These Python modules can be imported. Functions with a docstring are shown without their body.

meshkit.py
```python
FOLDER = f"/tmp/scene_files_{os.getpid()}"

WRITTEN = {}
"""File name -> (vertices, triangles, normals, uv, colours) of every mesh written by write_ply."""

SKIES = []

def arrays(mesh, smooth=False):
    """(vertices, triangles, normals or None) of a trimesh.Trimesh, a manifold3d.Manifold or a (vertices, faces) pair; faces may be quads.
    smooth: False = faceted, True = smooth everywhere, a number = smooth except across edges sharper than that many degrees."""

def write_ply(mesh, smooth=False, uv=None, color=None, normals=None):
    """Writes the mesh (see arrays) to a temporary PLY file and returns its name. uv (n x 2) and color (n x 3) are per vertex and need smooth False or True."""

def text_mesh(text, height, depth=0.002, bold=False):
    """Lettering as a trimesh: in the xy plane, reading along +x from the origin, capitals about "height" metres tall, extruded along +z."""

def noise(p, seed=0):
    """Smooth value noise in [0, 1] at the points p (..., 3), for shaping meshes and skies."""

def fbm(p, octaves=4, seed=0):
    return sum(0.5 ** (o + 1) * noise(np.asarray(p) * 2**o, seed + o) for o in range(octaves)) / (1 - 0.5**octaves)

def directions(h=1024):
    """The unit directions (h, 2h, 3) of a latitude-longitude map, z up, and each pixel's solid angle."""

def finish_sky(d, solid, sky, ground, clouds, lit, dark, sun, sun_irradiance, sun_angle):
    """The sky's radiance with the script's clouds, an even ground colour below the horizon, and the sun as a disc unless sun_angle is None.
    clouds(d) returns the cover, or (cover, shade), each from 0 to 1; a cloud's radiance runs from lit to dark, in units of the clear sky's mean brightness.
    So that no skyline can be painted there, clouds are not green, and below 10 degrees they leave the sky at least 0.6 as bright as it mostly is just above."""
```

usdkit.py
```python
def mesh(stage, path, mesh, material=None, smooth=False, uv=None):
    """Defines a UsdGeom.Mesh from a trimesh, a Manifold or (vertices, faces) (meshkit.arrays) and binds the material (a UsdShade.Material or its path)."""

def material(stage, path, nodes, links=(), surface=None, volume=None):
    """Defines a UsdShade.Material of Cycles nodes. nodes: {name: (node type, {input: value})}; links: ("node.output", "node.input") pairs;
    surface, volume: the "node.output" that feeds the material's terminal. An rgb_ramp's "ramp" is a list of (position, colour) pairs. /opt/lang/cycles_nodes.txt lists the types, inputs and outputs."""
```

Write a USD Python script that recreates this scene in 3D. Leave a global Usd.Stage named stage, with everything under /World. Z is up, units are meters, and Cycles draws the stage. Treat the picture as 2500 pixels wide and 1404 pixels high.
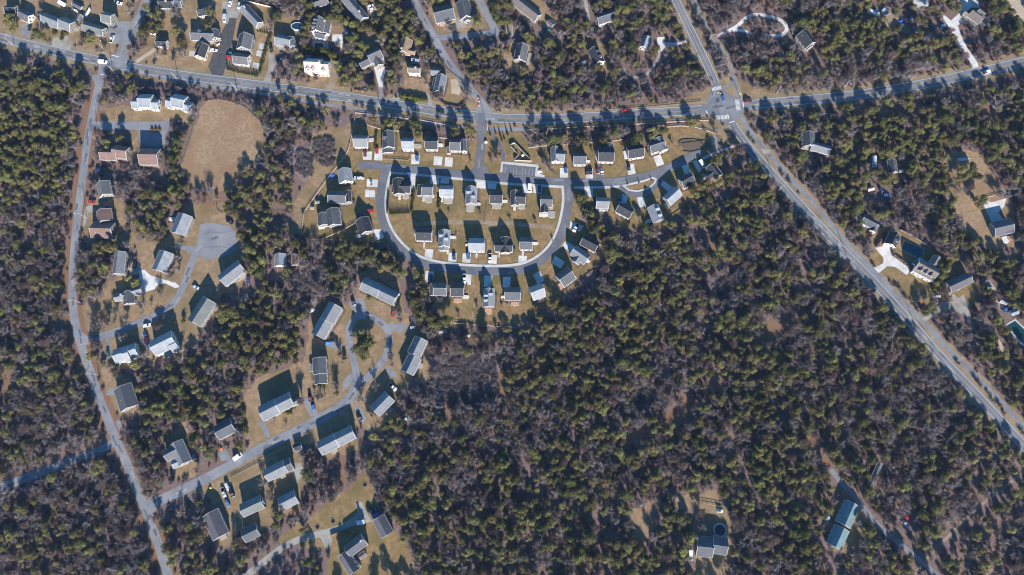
import math, random
import numpy as np
import trimesh, shapely
from shapely.geometry import Polygon, LineString, Point, MultiPolygon
from shapely.ops import unary_union
import usdkit, meshkit
from pxr import Usd, UsdGeom, UsdLux, UsdShade, Gf, Vt, Sdf

stage = Usd.Stage.CreateInMemory()
UsdGeom.SetStageUpAxis(stage, UsdGeom.Tokens.z)
UsdGeom.SetStageMetersPerUnit(stage, 1.0)
UsdGeom.Xform.Define(stage, '/World')
UsdGeom.Scope.Define(stage, '/World/Looks')

# ------------------------------------------------------------------ camera, sky, sun, exposure
H_CAM, TILT, ROLL = 430.0, math.radians(13.65), math.radians(-10.15)
HFOV = math.radians(68.0)
EXPOSURE = 1.08
SUN_EL, SUN_AZ = math.radians(22.5), math.radians(180.0 - 4.15)      # azimuth of the direction towards the sun, from +y clockwise
SKY_STRENGTH, SUN_INT = 0.082, 1.25
X = np.array([1.0, 0, 0]); U = np.array([0, math.cos(TILT), math.sin(TILT)]); F = np.array([0, math.sin(TILT), -math.cos(TILT)])
CR = math.cos(ROLL) * X + math.sin(ROLL) * U                          # image right
CU = -math.sin(ROLL) * X + math.cos(ROLL) * U                         # image up
cam = UsdGeom.Camera.Define(stage, '/World/camera')
cam.CreateFocalLengthAttr(24.0)
cam.CreateHorizontalApertureAttr(2 * 24.0 * math.tan(HFOV / 2))
cam.CreateVerticalApertureAttr(2 * 24.0 * math.tan(HFOV / 2) * 575 / 1024)
cam.CreateClippingRangeAttr(Gf.Vec2f(1.0, 20000.0))
cam.CreateExposureAttr(EXPOSURE)
cam.AddTransformOp().Set(Gf.Matrix4d(*CR, 0, *CU, 0, *(-F), 0, 0, 0, H_CAM, 1))

sdir = np.array([math.sin(SUN_AZ) * math.cos(SUN_EL), math.cos(SUN_AZ) * math.cos(SUN_EL), math.sin(SUN_EL)])
dome = UsdLux.DomeLight.Define(stage, '/World/sky')
dome.GetPrim().SetCustomDataByKey('kind', 'structure')
skym = usdkit.material(stage, '/World/Looks/sky', {
    'sky': ('sky_texture', {'sky_type': 'single_scattering', 'sun_disc': False, 'sun_elevation': SUN_EL, 'sun_rotation': SUN_AZ, 'altitude': 60.0, 'air_density': 1.0, 'aerosol_density': 0.3, 'ozone_density': 2.2}),
    'grade': ('hsv', {'saturation': 1.4}),
    'bg': ('background_shader', {'strength': SKY_STRENGTH})}, [('sky.color', 'grade.color'), ('grade.color', 'bg.color')], surface='bg.background')
UsdShade.MaterialBindingAPI.Apply(dome.GetPrim()).Bind(skym)
sun = UsdLux.DistantLight.Define(stage, '/World/sun')
sun.CreateIntensityAttr(SUN_INT); sun.CreateAngleAttr(0.5); sun.CreateNormalizeAttr(True); sun.CreateColorAttr(Gf.Vec3f(1.0, 0.94, 0.865))
zl = sdir; xl = np.cross([0, 0, 1.0], zl); xl /= np.linalg.norm(xl); yl = np.cross(zl, xl)
sun.AddTransformOp().Set(Gf.Matrix4d(*xl, 0, *yl, 0, *zl, 0, 0, 0, 500, 1))

# ------------------------------------------------------------------ survey: where a point of the photograph (2500 x 1404) lies on the ground
FPX = 1250 / math.tan(HFOV / 2)
def at(p, z=0.0):
    p = np.asarray(p, float)
    d = ((p[..., :1] - 1250) / FPX) * CR + (-(p[..., 1:2] - 702) / FPX) * CU + F
    return d[..., :2] / -d[..., 2:3] * (H_CAM - z)
def px_of(w):
    w = np.asarray(w, float); v = np.concatenate([w, np.full(w.shape[:-1] + (1,), -H_CAM)], -1)
    q = v @ F
    return np.stack([1250 + FPX * (v @ CR) / q, 702 - FPX * (v @ CU) / q], -1)
NADIR = px_of(np.zeros(2))

# ------------------------------------------------------------------ prims, names, labels
used = {}
def numbered(path):
    n = used.get(path, -1) + 1; used[path] = n
    return path if n == 0 else f'{path}_{n:03d}'
def say(prim, label=None, cat=None, group=None, kind=None):
    for k, v in (('label', label), ('category', cat), ('group', group), ('kind', kind)):
        if v: prim.SetCustomDataByKey(k, v)
    return prim
def thing(name, label, cat, loc=(0, 0, 0), rot=0.0, scale=None, group=None, kind=None, src=None):
    x = UsdGeom.Xform.Define(stage, numbered('/World/' + name))
    x.AddTranslateOp().Set(Gf.Vec3d(*map(float, loc))); x.AddRotateZOp().Set(float(rot))
    x.AddScaleOp().Set(Gf.Vec3f(*(map(float, scale) if scale is not None else (1, 1, 1))))
    p = say(x.GetPrim(), label, cat, group, kind)
    if src is not None:
        p.GetReferences().AddInternalReference(src); p.SetInstanceable(True)
    return p
def part(parent, name, mesh, mat, smooth=False, label=None):
    base = str(parent.GetPath()) if parent is not None else '/World'
    m = usdkit.mesh(stage, numbered(base + '/' + name), mesh, M[mat], smooth)
    if label: say(m.GetPrim(), label)
    return m.GetPrim()
class MB:
    def __init__(s): s.v, s.f, s.n = [], [], 0
    def add(s, v, f):
        s.v.append(np.asarray(v, float)); s.f.append(np.asarray(f, int) + s.n); s.n += len(v); return s
    def box(s, c, size, ang=0.0):
        sx, sy, sz = np.asarray(size) / 2
        v = np.array([[x, y, z] for z in (-sz, sz) for y in (-sy, sy) for x in (-sx, sx)], float)
        ca, sa = math.cos(ang), math.sin(ang)
        v = np.stack([v[:, 0] * ca - v[:, 1] * sa, v[:, 0] * sa + v[:, 1] * ca, v[:, 2]], 1) + np.asarray(c, float)
        return s.add(v, BOXF)
    def prism(s, prof, o, a, b, e0, e1):
        """profile (k x 2 points in directions a, b) swept from e0 to e1 along a x b's third axis given as o + e"""
        k = len(prof); P = np.asarray(prof, float)
        base = P[:, :1] * np.asarray(a) + P[:, 1:] * np.asarray(b) + np.asarray(o)
        v = np.vstack([base + np.asarray(e0), base + np.asarray(e1)])
        f = []
        for i in range(k):
            j = (i + 1) % k; f += [[i, j, k + j], [i, k + j, k + i]]
        tri = trimesh.creation.triangulate_polygon(Polygon(P), engine='earcut')
        lut = np.argmin(((tri[0][:, None] - P[None]) ** 2).sum(-1), 1); t = lut[tri[1]]
        f = np.vstack([f, t[:, ::-1], t + k])
        return s.add(v, f)
    def tube(s, p, q, r0, r1=None, k=6):
        p, q = np.asarray(p, float), np.asarray(q, float); r1 = r0 if r1 is None else r1
        d = q - p; d /= np.linalg.norm(d); a = np.cross(d, [0, 0, 1.0] if abs(d[2]) < .9 else [1.0, 0, 0]); a /= np.linalg.norm(a); b = np.cross(d, a)
        t = np.linspace(0, 2 * math.pi, k, endpoint=False)[:, None]; c = np.cos(t) * a + np.sin(t) * b
        v = np.vstack([p + c * r0, q + c * r1, p, q]); f = []
        for i in range(k):
            j = (i + 1) % k; f += [[i, j, k + j], [i, k + j, k + i], [2 * k, j, i], [2 * k + 1, k + i, k + j]]
        return s.add(v, f)
    @property
    def mesh(s): return np.vstack(s.v), np.vstack(s.f)
BOXF = np.array([[0, 2, 1], [1, 2, 3], [4, 5, 6], [5, 7, 6], [0, 1, 4], [1, 5, 4], [2, 6, 3], [3, 6, 7], [0, 4, 2], [2, 4, 6], [1, 3, 5], [3, 7, 5]])

# ------------------------------------------------------------------ materials
M = {}
def mat(name, c, c2=None, scale=1.0, rough=0.85, detail=4.0, spec=0.2, metallic=0.0, c3=None, big=None, mid=0.5, wid=0.18, rand=0.0, bump=0.0, obj=False):
    """two or three colours mixed by noise over the surface; big adds slow variation; rand varies alike objects"""
    n = {'p': ('principled_bsdf', {'roughness': rough, 'specular_ior_level': spec, 'metallic': metallic})}; l = []
    if c2 is None:
        n['p'][1]['base_color'] = c
    else:
        n['g'] = ('geometry', {}) if not obj else ('texture_coordinate', {})
        src = 'g.position' if not obj else 'g.object'
        n['n'] = ('noise_texture', {'scale': scale, 'detail': detail, 'roughness': 0.65})
        n['r'] = ('rgb_ramp', {'ramp': [(max(0, mid - wid), c), (min(1, mid + wid), c2)]})
        l += [(src, 'n.vector'), ('n.fac', 'r.fac')]
        out = 'r.color'
        if c3 is not None:
            n['n2'] = ('noise_texture', {'scale': big or scale * .15, 'detail': 3.0, 'roughness': 0.6})
            n['m2'] = ('map_range', {'from_min': 0.42, 'from_max': 0.66, 'clamp': True})
            n['x2'] = ('mix', {'color2': c3})
            l += [(src, 'n2.vector'), ('n2.fac', 'm2.value'), ('m2.result', 'x2.fac'), (out, 'x2.color1')]; out = 'x2.color'
        if rand:
            n['oi'] = ('object_info', {}); n['mr'] = ('map_range', {'to_min': 1 - rand, 'to_max': 1 + rand})
            n['h'] = ('hsv', {}); l += [('oi.random', 'mr.value'), ('mr.result', 'h.value'), (out, 'h.color')]; out = 'h.color'
        if bump:
            n['b'] = ('bump', {'strength': 0.6, 'distance': bump}); l += [('n.fac', 'b.height'), ('b.normal', 'p.normal')]
        l.append((out, 'p.base_color'))
    M[name] = usdkit.material(stage, '/World/Looks/' + name, n, l, surface='p.BSDF')
def leafmat(name, c, c2, rand=0.25, hue=0.03, trans=0.25):
    M[name] = usdkit.material(stage, '/World/Looks/' + name, {
        'tc': ('geometry', {}), 'n': ('noise_texture', {'scale': 0.9, 'detail': 3.0}), 'r': ('rgb_ramp', {'ramp': [(0.35, c), (0.68, c2)]}),
        'oi': ('object_info', {}), 'v': ('map_range', {'to_min': 1 - rand, 'to_max': 1 + rand}), 'u': ('map_range', {'to_min': 0.5 - hue, 'to_max': 0.5 + hue}),
        'w': ('math', {'math_type': 'multiply', 'value2': 7.31}), 'w2': ('math', {'math_type': 'fract' if False else 'fraction'}),
        'h': ('hsv', {}), 'd': ('diffuse_bsdf', {}), 't': ('translucent_bsdf', {}), 'x': ('mix_closure', {'fac': trans})},
        [('tc.position', 'n.vector'), ('n.fac', 'r.fac'), ('oi.random', 'v.value'), ('oi.random', 'w.value1'), ('w.value', 'w2.value1'), ('w2.value', 'u.value'),
         ('v.result', 'h.value'), ('u.result', 'h.hue'), ('r.color', 'h.color'), ('h.color', 'd.color'), ('h.color', 't.color'), ('d.BSDF', 'x.closure1'), ('t.BSDF', 'x.closure2')], surface='x.closure')
# ground
mat('forest_floor', (.115, .075, .062), (.245, .17, .14), .55, c3=(.175, .12, .115), big=.06, wid=.18, detail=7)
mat('thicket_floor', (.15, .12, .12), (.27, .23, .235), 1.1, c3=(.20, .15, .13), big=.08, wid=.2, detail=7)
mat('lawn', (.188, .122, .054), (.302, .206, .104), .38, c3=(.155, .12, .045), big=.06, wid=.13, detail=8)
mat('tan_grass', (.225, .15, .082), (.345, .24, .148), .33, c3=(.19, .14, .07), big=.06, wid=.14, detail=8)
mat('field_grass', (.25, .165, .096), (.36, .252, .158), .5, c3=(.24, .148, .084), big=.05, wid=.12, detail=9)
mat('verge_grass', (.24, .18, .11), (.33, .255, .165), .6, c3=(.19, .15, .085), big=.08, wid=.25)
mat('rust_litter', (.17, .085, .045), (.26, .145, .085), .8, c3=(.20, .13, .085), big=.1, wid=.25)
mat('dirt', (.25, .18, .12), (.36, .28, .20), .5, c3=(.20, .15, .10), big=.1, wid=.25)
mat('sand', (.40, .33, .24), (.52, .44, .34), .8, c3=(.36, .30, .22), big=.1)
mat('asphalt_old', (.165, .17, .188), (.235, .242, .262), .3, c3=(.26, .262, .275), big=.07, wid=.22, detail=8)
mat('asphalt_main', (.135, .142, .16), (.19, .198, .218), .3, c3=(.215, .222, .24), big=.06, wid=.22, detail=8)
mat('asphalt_new', (.10, .103, .118), (.145, .149, .167), .3, c3=(.175, .178, .195), big=.06, wid=.3, detail=7)
mat('asphalt_dark', (.06, .06, .065), (.09, .09, .095), .4)
mat('path_asphalt', (.20, .205, .22), (.27, .275, .29), .5, c3=(.17, .17, .18), big=.1)
mat('gravel', (.27, .255, .23), (.40, .38, .345), 1.2, c3=(.25, .22, .18), big=.12)
mat('shell', (.56, .55, .53), (.72, .71, .69), .9, c3=(.50, .48, .45), big=.12)
mat('concrete', (.54, .525, .50), (.68, .665, .64), .45, c3=(.46, .44, .405), big=.18, detail=8, wid=.14)
mat('mulch', (.10, .07, .05), (.17, .125, .09), 1.2)
mat('sidewalk', (.46, .455, .44), (.56, .555, .54), .6, c3=(.43, .42, .40), big=.15)
mat('yellow_paint', (.46, .36, .16), (.34, .29, .18), 1.0)
mat('white_paint', (.74, .74, .73), (.58, .58, .57), 1.2)
mat('blue_paint', (.12, .16, .5))
mat('terrace', (.20, .24, .25), (.30, .33, .33), .9)
# buildings
for k, a, b in (('d', (.026, .028, .034), (.046, .048, .056)), ('g', (.058, .063, .074), (.085, .091, .104)), ('l', (.125, .135, .15), (.17, .18, .198)), ('w', (.175, .19, .212), (.22, .237, .262)),
                ('n', (.102, .112, .110), (.145, .153, .15)), ('b', (.13, .082, .072), (.178, .118, .104)), ('t', (.18, .125, .088), (.24, .175, .125)), ('t2', (.12, .10, .092), (.16, .14, .13)),
                ('pk', (.33, .28, .255), (.385, .33, .30)), ('m', (.095, .15, .165), (.125, .18, .195)), ('v', (.078, .077, .088), (.108, .106, .118))):
    mat('roof_' + k, a, b, 1.1, rough=.8, c3=tuple(x * 1.4 for x in a), big=.3, wid=.15, detail=8)
mat('wall_s', (.165, .15, .132), (.225, .205, .18), 1.6)
mat('wall_w', (.46, .45, .43), (.52, .51, .49), 1.0)
mat('wall_p', (.39, .32, .27), (.45, .375, .32), 1.2)
mat('wall_b', (.12, .08, .062), (.165, .115, .09), 1.4)
mat('trim', (.58, .575, .56))
mat('brick', (.30, .14, .10), (.38, .20, .15), 3.0)
mat('glass', (.03, .04, .055), rough=.12, spec=.6)
mat('door_paint', (.10, .13, .19))
mat('deck_new', (.40, .25, .17), (.48, .31, .22), 2.0)
mat('deck_old', (.30, .275, .24), (.37, .34, .30), 2.0)
mat('fence_wood', (.52, .42, .33), (.62, .51, .41), 1.5)
mat('old_wood', (.20, .16, .125), (.27, .22, .175), 1.5)
mat('steel', (.62, .63, .64), rough=.4, metallic=.6)
mat('silt_cloth', (.018, .018, .02))
mat('rubber', (.02, .02, .02))
mat('pool_water', (.010, .085, .10), rough=.15, spec=.3)
mat('pool_green', (.008, .055, .058), rough=.15, spec=.3)
mat('bay_paint', (.42, .42, .42), (.30, .30, .30), 1.5)
mat('patch_dark', (.105, .108, .12), (.14, .144, .158), .6)
mat('patch_pale', (.26, .262, .27), (.32, .32, .325), .6)
mat('pool_cover', (.01, .045, .09), rough=.3, spec=.4)
mat('dark_water', (.008, .03, .045), rough=.1, spec=.5)
mat('blue_tarp', (.02, .12, .55), (.05, .22, .65), .8, rough=.5)
mat('orange_plastic', (.75, .16, .04)); mat('yellow_plastic', (.75, .58, .05)); mat('red_plastic', (.5, .06, .05))
CARC = {'white': (.78, .78, .78), 'silver': (.50, .52, .55), 'black': (.015, .016, .02), 'grey': (.12, .125, .135), 'navy': (.025, .045, .12), 'blue': (.05, .13, .33), 'red': (.42, .03, .035), 'maroon': (.13, .02, .035), 'teal': (.03, .16, .18), 'green': (.03, .10, .07)}
for k, c in CARC.items(): mat('car_' + k, c, rough=.3, spec=.5)
# plants
leafmat('pine_needles', (.16, .157, .062), (.28, .262, .115), .32, .024, .42)
leafmat('pine_dark', (.10, .11, .046), (.175, .178, .078), .25, .02, .42)
leafmat('hedge_leaf', (.10, .115, .028), (.17, .17, .05), .15)
leafmat('cedar_leaf', (.035, .055, .022), (.07, .09, .035), .2)
leafmat('twig', (.28, .235, .225), (.44, .39, .378), .30, .014, .38)
leafmat('twig_brown', (.24, .165, .15), (.37, .28, .262), .28, .014, .38)
leafmat('twig_lilac', (.29, .255, .275), (.46, .42, .44), .26, .012, .38)
leafmat('dry_leaf', (.30, .19, .10), (.40, .27, .15), .2)
mat('bark', (.12, .09, .07), (.18, .14, .115), 3.0, obj=True)
mat('pale_bark', (.30, .27, .25), (.42, .39, .36), 3.0, obj=True)

# thin winter haze: one closed box of pale air round the camera and everything below it
HAZE = 0.000042
if HAZE:
    M['haze'] = usdkit.material(stage, '/World/Looks/haze', {'v': ('principled_volume', {'color': (.50, .64, 1.0), 'density': HAZE, 'anisotropy': .1})}, volume='v.volume')
    hz = usdkit.mesh(stage, '/World/haze', MB().box((0, 0, 220.0), (9000.0, 9000.0, 442.0)).mesh, M['haze'])
    say(hz.GetPrim(), kind='stuff')
import shapely.affinity
# ------------------------------------------------------------------ the setting: sheets of ground, roads, drives (traced on the ground, metres)
def W(poly_px): return Polygon(at(np.array(poly_px))).buffer(0)
def line(pts, w, cap='round'):
    return LineString(smooth(at(np.array(pts, float)))).buffer(w / 2, cap_style=cap, join_style='round', quad_segs=6)
def smooth(p, n=2):
    for _ in range(n):
        q = np.empty((2 * len(p), 2)); q[0], q[-1] = p[0], p[-1]
        q[1:-1:2] = .75 * p[:-1] + .25 * p[1:]; q[2:-1:2] = .25 * p[:-1] + .75 * p[1:]
        p = q
    return p
def rough(g, amp, step=1.6, seed=1):
    """natural, uneven edge"""
    out = []
    for q in getattr(g, 'geoms', [g]):
        if q.geom_type != 'Polygon' or q.area < 1: continue
        def ring(c):
            c = np.array(shapely.segmentize(LineString(c), step).coords)[:-1]
            if len(c) < 4: return c
            n = meshkit.noise(np.c_[c * .45, np.full(len(c), seed)]) - .5 + (meshkit.noise(np.c_[c * 1.3, np.full(len(c), seed + 9)]) - .5) * .7
            d = np.roll(c, -1, 0) - np.roll(c, 1, 0); d /= np.linalg.norm(d, axis=1, keepdims=True) + 1e-9
            return c + np.c_[d[:, 1], -d[:, 0]] * (n * 2 * amp)[:, None]
        out.append(Polygon(ring(q.exterior.coords)).buffer(0))
    return unary_union(out)
def sheet_mesh(g, z, thick=0.0):
    b = MB()
    for q in getattr(g, 'geoms', [g]):
        if q.geom_type != 'Polygon' or q.area < .02: continue
        v, f = trimesh.creation.triangulate_polygon(q, engine='earcut')
        a = v[f]; flip = np.cross(a[:, 1] - a[:, 0], a[:, 2] - a[:, 0]) < 0; f = f.copy(); f[flip] = f[flip][:, ::-1]
        b.add(np.c_[v, np.full(len(v), z)], f)
        if thick:
            for r in [q.exterior, *q.interiors]:
                c = np.array(r.coords); k = len(c)
                b.add(np.vstack([np.c_[c, np.full(k, z)], np.c_[c, np.full(k, z - thick)]]), [t for i in range(k - 1) for t in ([i, i + k, i + 1], [i + 1, i + k, i + k + 1])])
    return b.mesh
def sheet(name, g, z, m, label=None, thick=0.0):
    if g.is_empty: return
    p = part(None, name, sheet_mesh(g, z, thick), m); say(p, label, kind='structure'); return p
s = 4000.0
sheet('ground', Polygon([(-s, -s), (s, -s), (s, s), (-s, s)]), 0.0, 'forest_floor', 'brown leaf litter ground under the woods')

# roads: (name, label, points, width m, material)
MAIN = [(-40, 80), (0, 92), (80, 112), (160, 131), (240, 148), (320, 164), (400, 178), (480, 189), (560, 199), (640, 209), (700, 217), (800, 231), (900, 245), (1000, 261), (1080, 273), (1160, 284), (1240, 290), (1320, 291), (1400, 288), (1480, 283), (1560, 278), (1640, 273), (1700, 269), (1770, 262), (1850, 254), (1930, 247), (2000, 241), (2060, 235), (2120, 228), (2180, 219), (2240, 208), (2310, 194), (2380, 178), (2440, 165), (2540, 140)]
WEST = [(252, 160), (245, 190), (236, 230), (225, 281), (213, 340), (204, 420), (194, 490), (187, 545), (182, 600), (178, 660), (176, 710), (179, 762), (187, 805), (200, 850), (222, 912), (243, 975), (271, 1043), (290, 1090), (308, 1126), (337, 1204), (356, 1242), (371, 1290), (388, 1330), (410, 1404), (422, 1445)]
SE = [(1765, 258), (1785, 300), (1815, 343), (1845, 379), (1880, 418), (1920, 462), (1960, 507), (2000, 550), (2060, 614), (2120, 674), (2172, 730), (2225, 788), (2272, 843), (2320, 896), (2380, 958), (2430, 1012), (2480, 1066), (2540, 1135)]
NORTH = [(1638, -25), (1652, 5), (1680, 62), (1706, 115), (1730, 166), (1748, 206), (1768, 258)]
NW = [(366, -20), (360, 0), (341, 40), (322, 76), (307, 108), (297, 132), (288, 156)]
SWR = [(-30, 1200), (30, 1180), (80, 1161), (140, 1138), (200, 1116), (240, 1101), (275, 1082)]
CUL = [(198, 836), (230, 828), (270, 815), (320, 796), (380, 772), (425, 742), (446, 704), (464, 650), (485, 604), (505, 585), (530, 578)]
OVAL_S = [(352, 1236), (380, 1226), (420, 1208), (500, 1170), (560, 1138), (620, 1103), (680, 1074), (740, 1045), (800, 1012), (845, 984), (866, 955), (874, 925)]
OVAL = [(874, 930), (866, 890), (856, 850), (850, 815), (857, 785), (877, 769), (905, 773), (935, 789), (951, 813), (950, 846), (936, 880), (908, 911), (880, 940), (874, 930)]
ENTRY = [(1177, 280), (1176, 330), (1174, 370), (1169, 400), (1165, 428)]
LOOPN = [(884, 402), (940, 408), (1000, 413), (1060, 418), (1130, 425), (1190, 431), (1260, 438), (1330, 441), (1400, 445), (1460, 446), (1530, 440), (1590, 428), (1650, 403), (1690, 381), (1708, 372)]
LOOP = [(943, 410), (935, 440), (929, 475), (928, 505), (933, 540), (948, 573), (972, 604), (1002, 630), (1040, 647), (1100, 658), (1180, 663), (1255, 662), (1305, 648), (1345, 617), (1368, 580), (1381, 541), (1389, 495), (1388, 462), (1384, 443)]
LANE = [(1512, 446), (1524, 466), (1550, 477), (1585, 471), (1606, 448), (1622, 414)]
CLANE = [(1008, -5), (1015, 10), (1032, 42), (1055, 80), (1071, 112), (1088, 142), (1110, 172), (1140, 207), (1168, 240), (1184, 264), (1190, 288)]
CTOP = [(1168, -8), (1186, 30), (1204, 64), (1212, 80)]
CMID = [(1064, 92), (1110, 90), (1160, 86), (1210, 79)]
ROADS = [('road', 'grey two-lane main road with yellow centre line crossing the north', MAIN, 6.6, 'asphalt_main'), ('road', 'plain grey west road curving down beside the western wood', WEST, 5.0, 'asphalt_old'),
         ('road', 'grey two-lane diagonal road running south-east from the crossroads', SE, 5.6, 'asphalt_main'), ('road', 'grey two-lane road running north from the crossroads', NORTH, 5.6, 'asphalt_main'),
         ('road', 'pale side road running north past the corner lot', NW, 5.2, 'asphalt_old'), ('road', 'shaded grey road leaving the west road into the south-western wood', SWR, 4.6, 'asphalt_old'),
         ('road', 'grey cul-de-sac street ending in a round bulb', CUL, 4.6, 'asphalt_old'), ('road', 'worn grey street leading up to the oval turnaround', OVAL_S, 5.6, 'asphalt_old'), ('road', 'oval turnaround road round a grassy island of pines', OVAL, 4.0, 'asphalt_old'),
         ('road', 'grey entrance road from the main road to the estate', ENTRY, 5.2, 'asphalt_new'), ('road', 'fresh grey estate street running east to west', LOOPN, 4.9, 'asphalt_new'), ('road', 'fresh dark loop street round the estate', LOOP, 4.9, 'asphalt_new'),
         ('road', 'narrow dark lane bending round the planted island', LANE, 3.2, 'asphalt_new'), ('road', 'grey lane slanting from the north edge to the main road', CLANE, 4.6, 'asphalt_old'), ('road', 'pale street end at the north edge by the hedge', CTOP, 4.6, 'asphalt_old'), ('road', 'shaded cross lane joining the two northern lanes', CMID, 4.2, 'asphalt_old')]
BULB = W([(488, 548), (505, 543), (530, 546), (560, 551), (576, 566), (580, 590), (577, 610), (560, 622), (522, 631), (500, 634), (480, 612)])
CROSS = W([(1735, 228), (1755, 215), (1785, 238), (1808, 243), (1815, 262), (1800, 285), (1782, 292), (1760, 296), (1748, 284), (1725, 272)]).buffer(1)
rz = .032; road_geo = []; lanes = {}
for name, lab, pts, w, m in ROADS:
    g = line(pts, w)
    if pts is CUL: g = g.union(BULB.buffer(1).buffer(-1))
    if pts is MAIN: g = g.union(CROSS)
    if pts is ENTRY: g = g.union(W([(1163, 405), (1186, 405), (1196, 432), (1140, 424)])).union(W([(1162, 296), (1192, 297), (1184, 312), (1168, 312)]))
    if pts is LOOPN: g = g.union(W([(880, 393), (893, 395), (893, 414), (876, 411)]))
    if pts is CLANE: g = g.union(W([(1172, 243), (1180, 240), (1206, 278), (1160, 275)]))
    if pts is OVAL_S: g = g.union(W([(368, 1214), (382, 1243), (376, 1262), (352, 1232)]))
    if pts is WEST: g = g.union(W([(222, 182), (262, 182), (248, 210), (232, 206)])).union(W([(186, 800), (215, 822), (208, 855)]))
    if pts is NW: g = g.union(W([(278, 130), (312, 134), (318, 156), (262, 148)]))
    road_geo.append(g)
    sheet(name, g, rz, m, lab); rz += .004
ROADU = unary_union(road_geo)

# paved paths and drives
DRV = []
def drive(pts, m, label, name='driveway', w=None, z=None):
    g = line(pts, w) if w else W(pts)
    DRV.append(g); sheet(name, g, z or (.012 + .0005 * len(DRV)) , m, label)
    return g
drive([(330, 172), (430, 198), (520, 212), (600, 222), (700, 238), (800, 256), (900, 272), (1000, 290), (1080, 305), (1166, 315), (1240, 316), (1292, 317)], 'path_asphalt', 'grey path beside the south of the main road', 'path', 2.0)
drive([(1690, -8), (1705, 25), (1718, 52), (1735, 85), (1752, 108), (1768, 132), (1780, 157), (1792, 190), (1800, 232)], 'path_asphalt', 'grey bike path winding east of the north road', 'path', 2.3)
drive([(1792, 196), (1782, 206), (1768, 213)], 'path_asphalt', 'short grey spur from the bike path to the crossing', 'path', 1.8)
drive([(1808, 284), (1825, 312), (1842, 336), (1880, 378), (1920, 425), (1960, 468), (1998, 508), (2060, 586), (2120, 648), (2170, 703), (2220, 752), (2280, 812), (2310, 849), (2370, 905), (2420, 956), (2480, 1020), (2530, 1075)], 'path_asphalt', 'long grey bike path along the north-east of the diagonal road', 'path', 2.9)
drive([(1199, 317), (1200, 330), (1212, 345), (1224, 357), (1229, 370), (1229, 396)], 'asphalt_new', 'curving dark footpath to the small car park', 'path', 1.9)
drive([(250, 297), (300, 296), (360, 297), (414, 294), (413, 312), (404, 330), (402, 352), (386, 360), (356, 356), (340, 345), (339, 318), (300, 316), (256, 318), (228, 312), (226, 296)], 'asphalt_old', 'pale grey car park east of the west road', 'car_park')
drive([(1227, 399), (1311, 407), (1310, 432), (1225, 424)], 'asphalt_new', 'small car park above the loop street', 'car_park')
drive([(560, 40), (578, 44), (574, 66), (568, 100), (556, 150), (544, 186), (518, 183), (508, 162), (524, 120), (537, 112), (536, 88), (550, 62)], 'asphalt_dark', 'dark new asphalt drive up to the gravel parking area')
drive([(543, 3), (590, 10), (586, 30), (578, 45), (560, 43), (556, 58), (545, 58)], 'gravel', 'sandy grey gravel parking area at the north edge')
drive([(642, 200), (654, 172), (657, 150), (655, 128), (668, 135), (676, 150), (668, 168), (660, 202)], 'gravel', 'grey gravel drive west of the pink house')
drive([(806, 142), (824, 141), (828, 180), (818, 208), (816, 220), (792, 219), (803, 200), (808, 170)], 'dirt', 'brown dirt drive east of the pink house')
drive([(913, 163), (943, 163), (937, 190), (934, 213), (925, 213)], 'shell', 'white tapered drive below the grey gabled house')
drive([(924, 213), (934, 213), (935, 240), (945, 252), (915, 246), (926, 238)], 'path_asphalt', 'grey drive apron at the main road')
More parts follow.
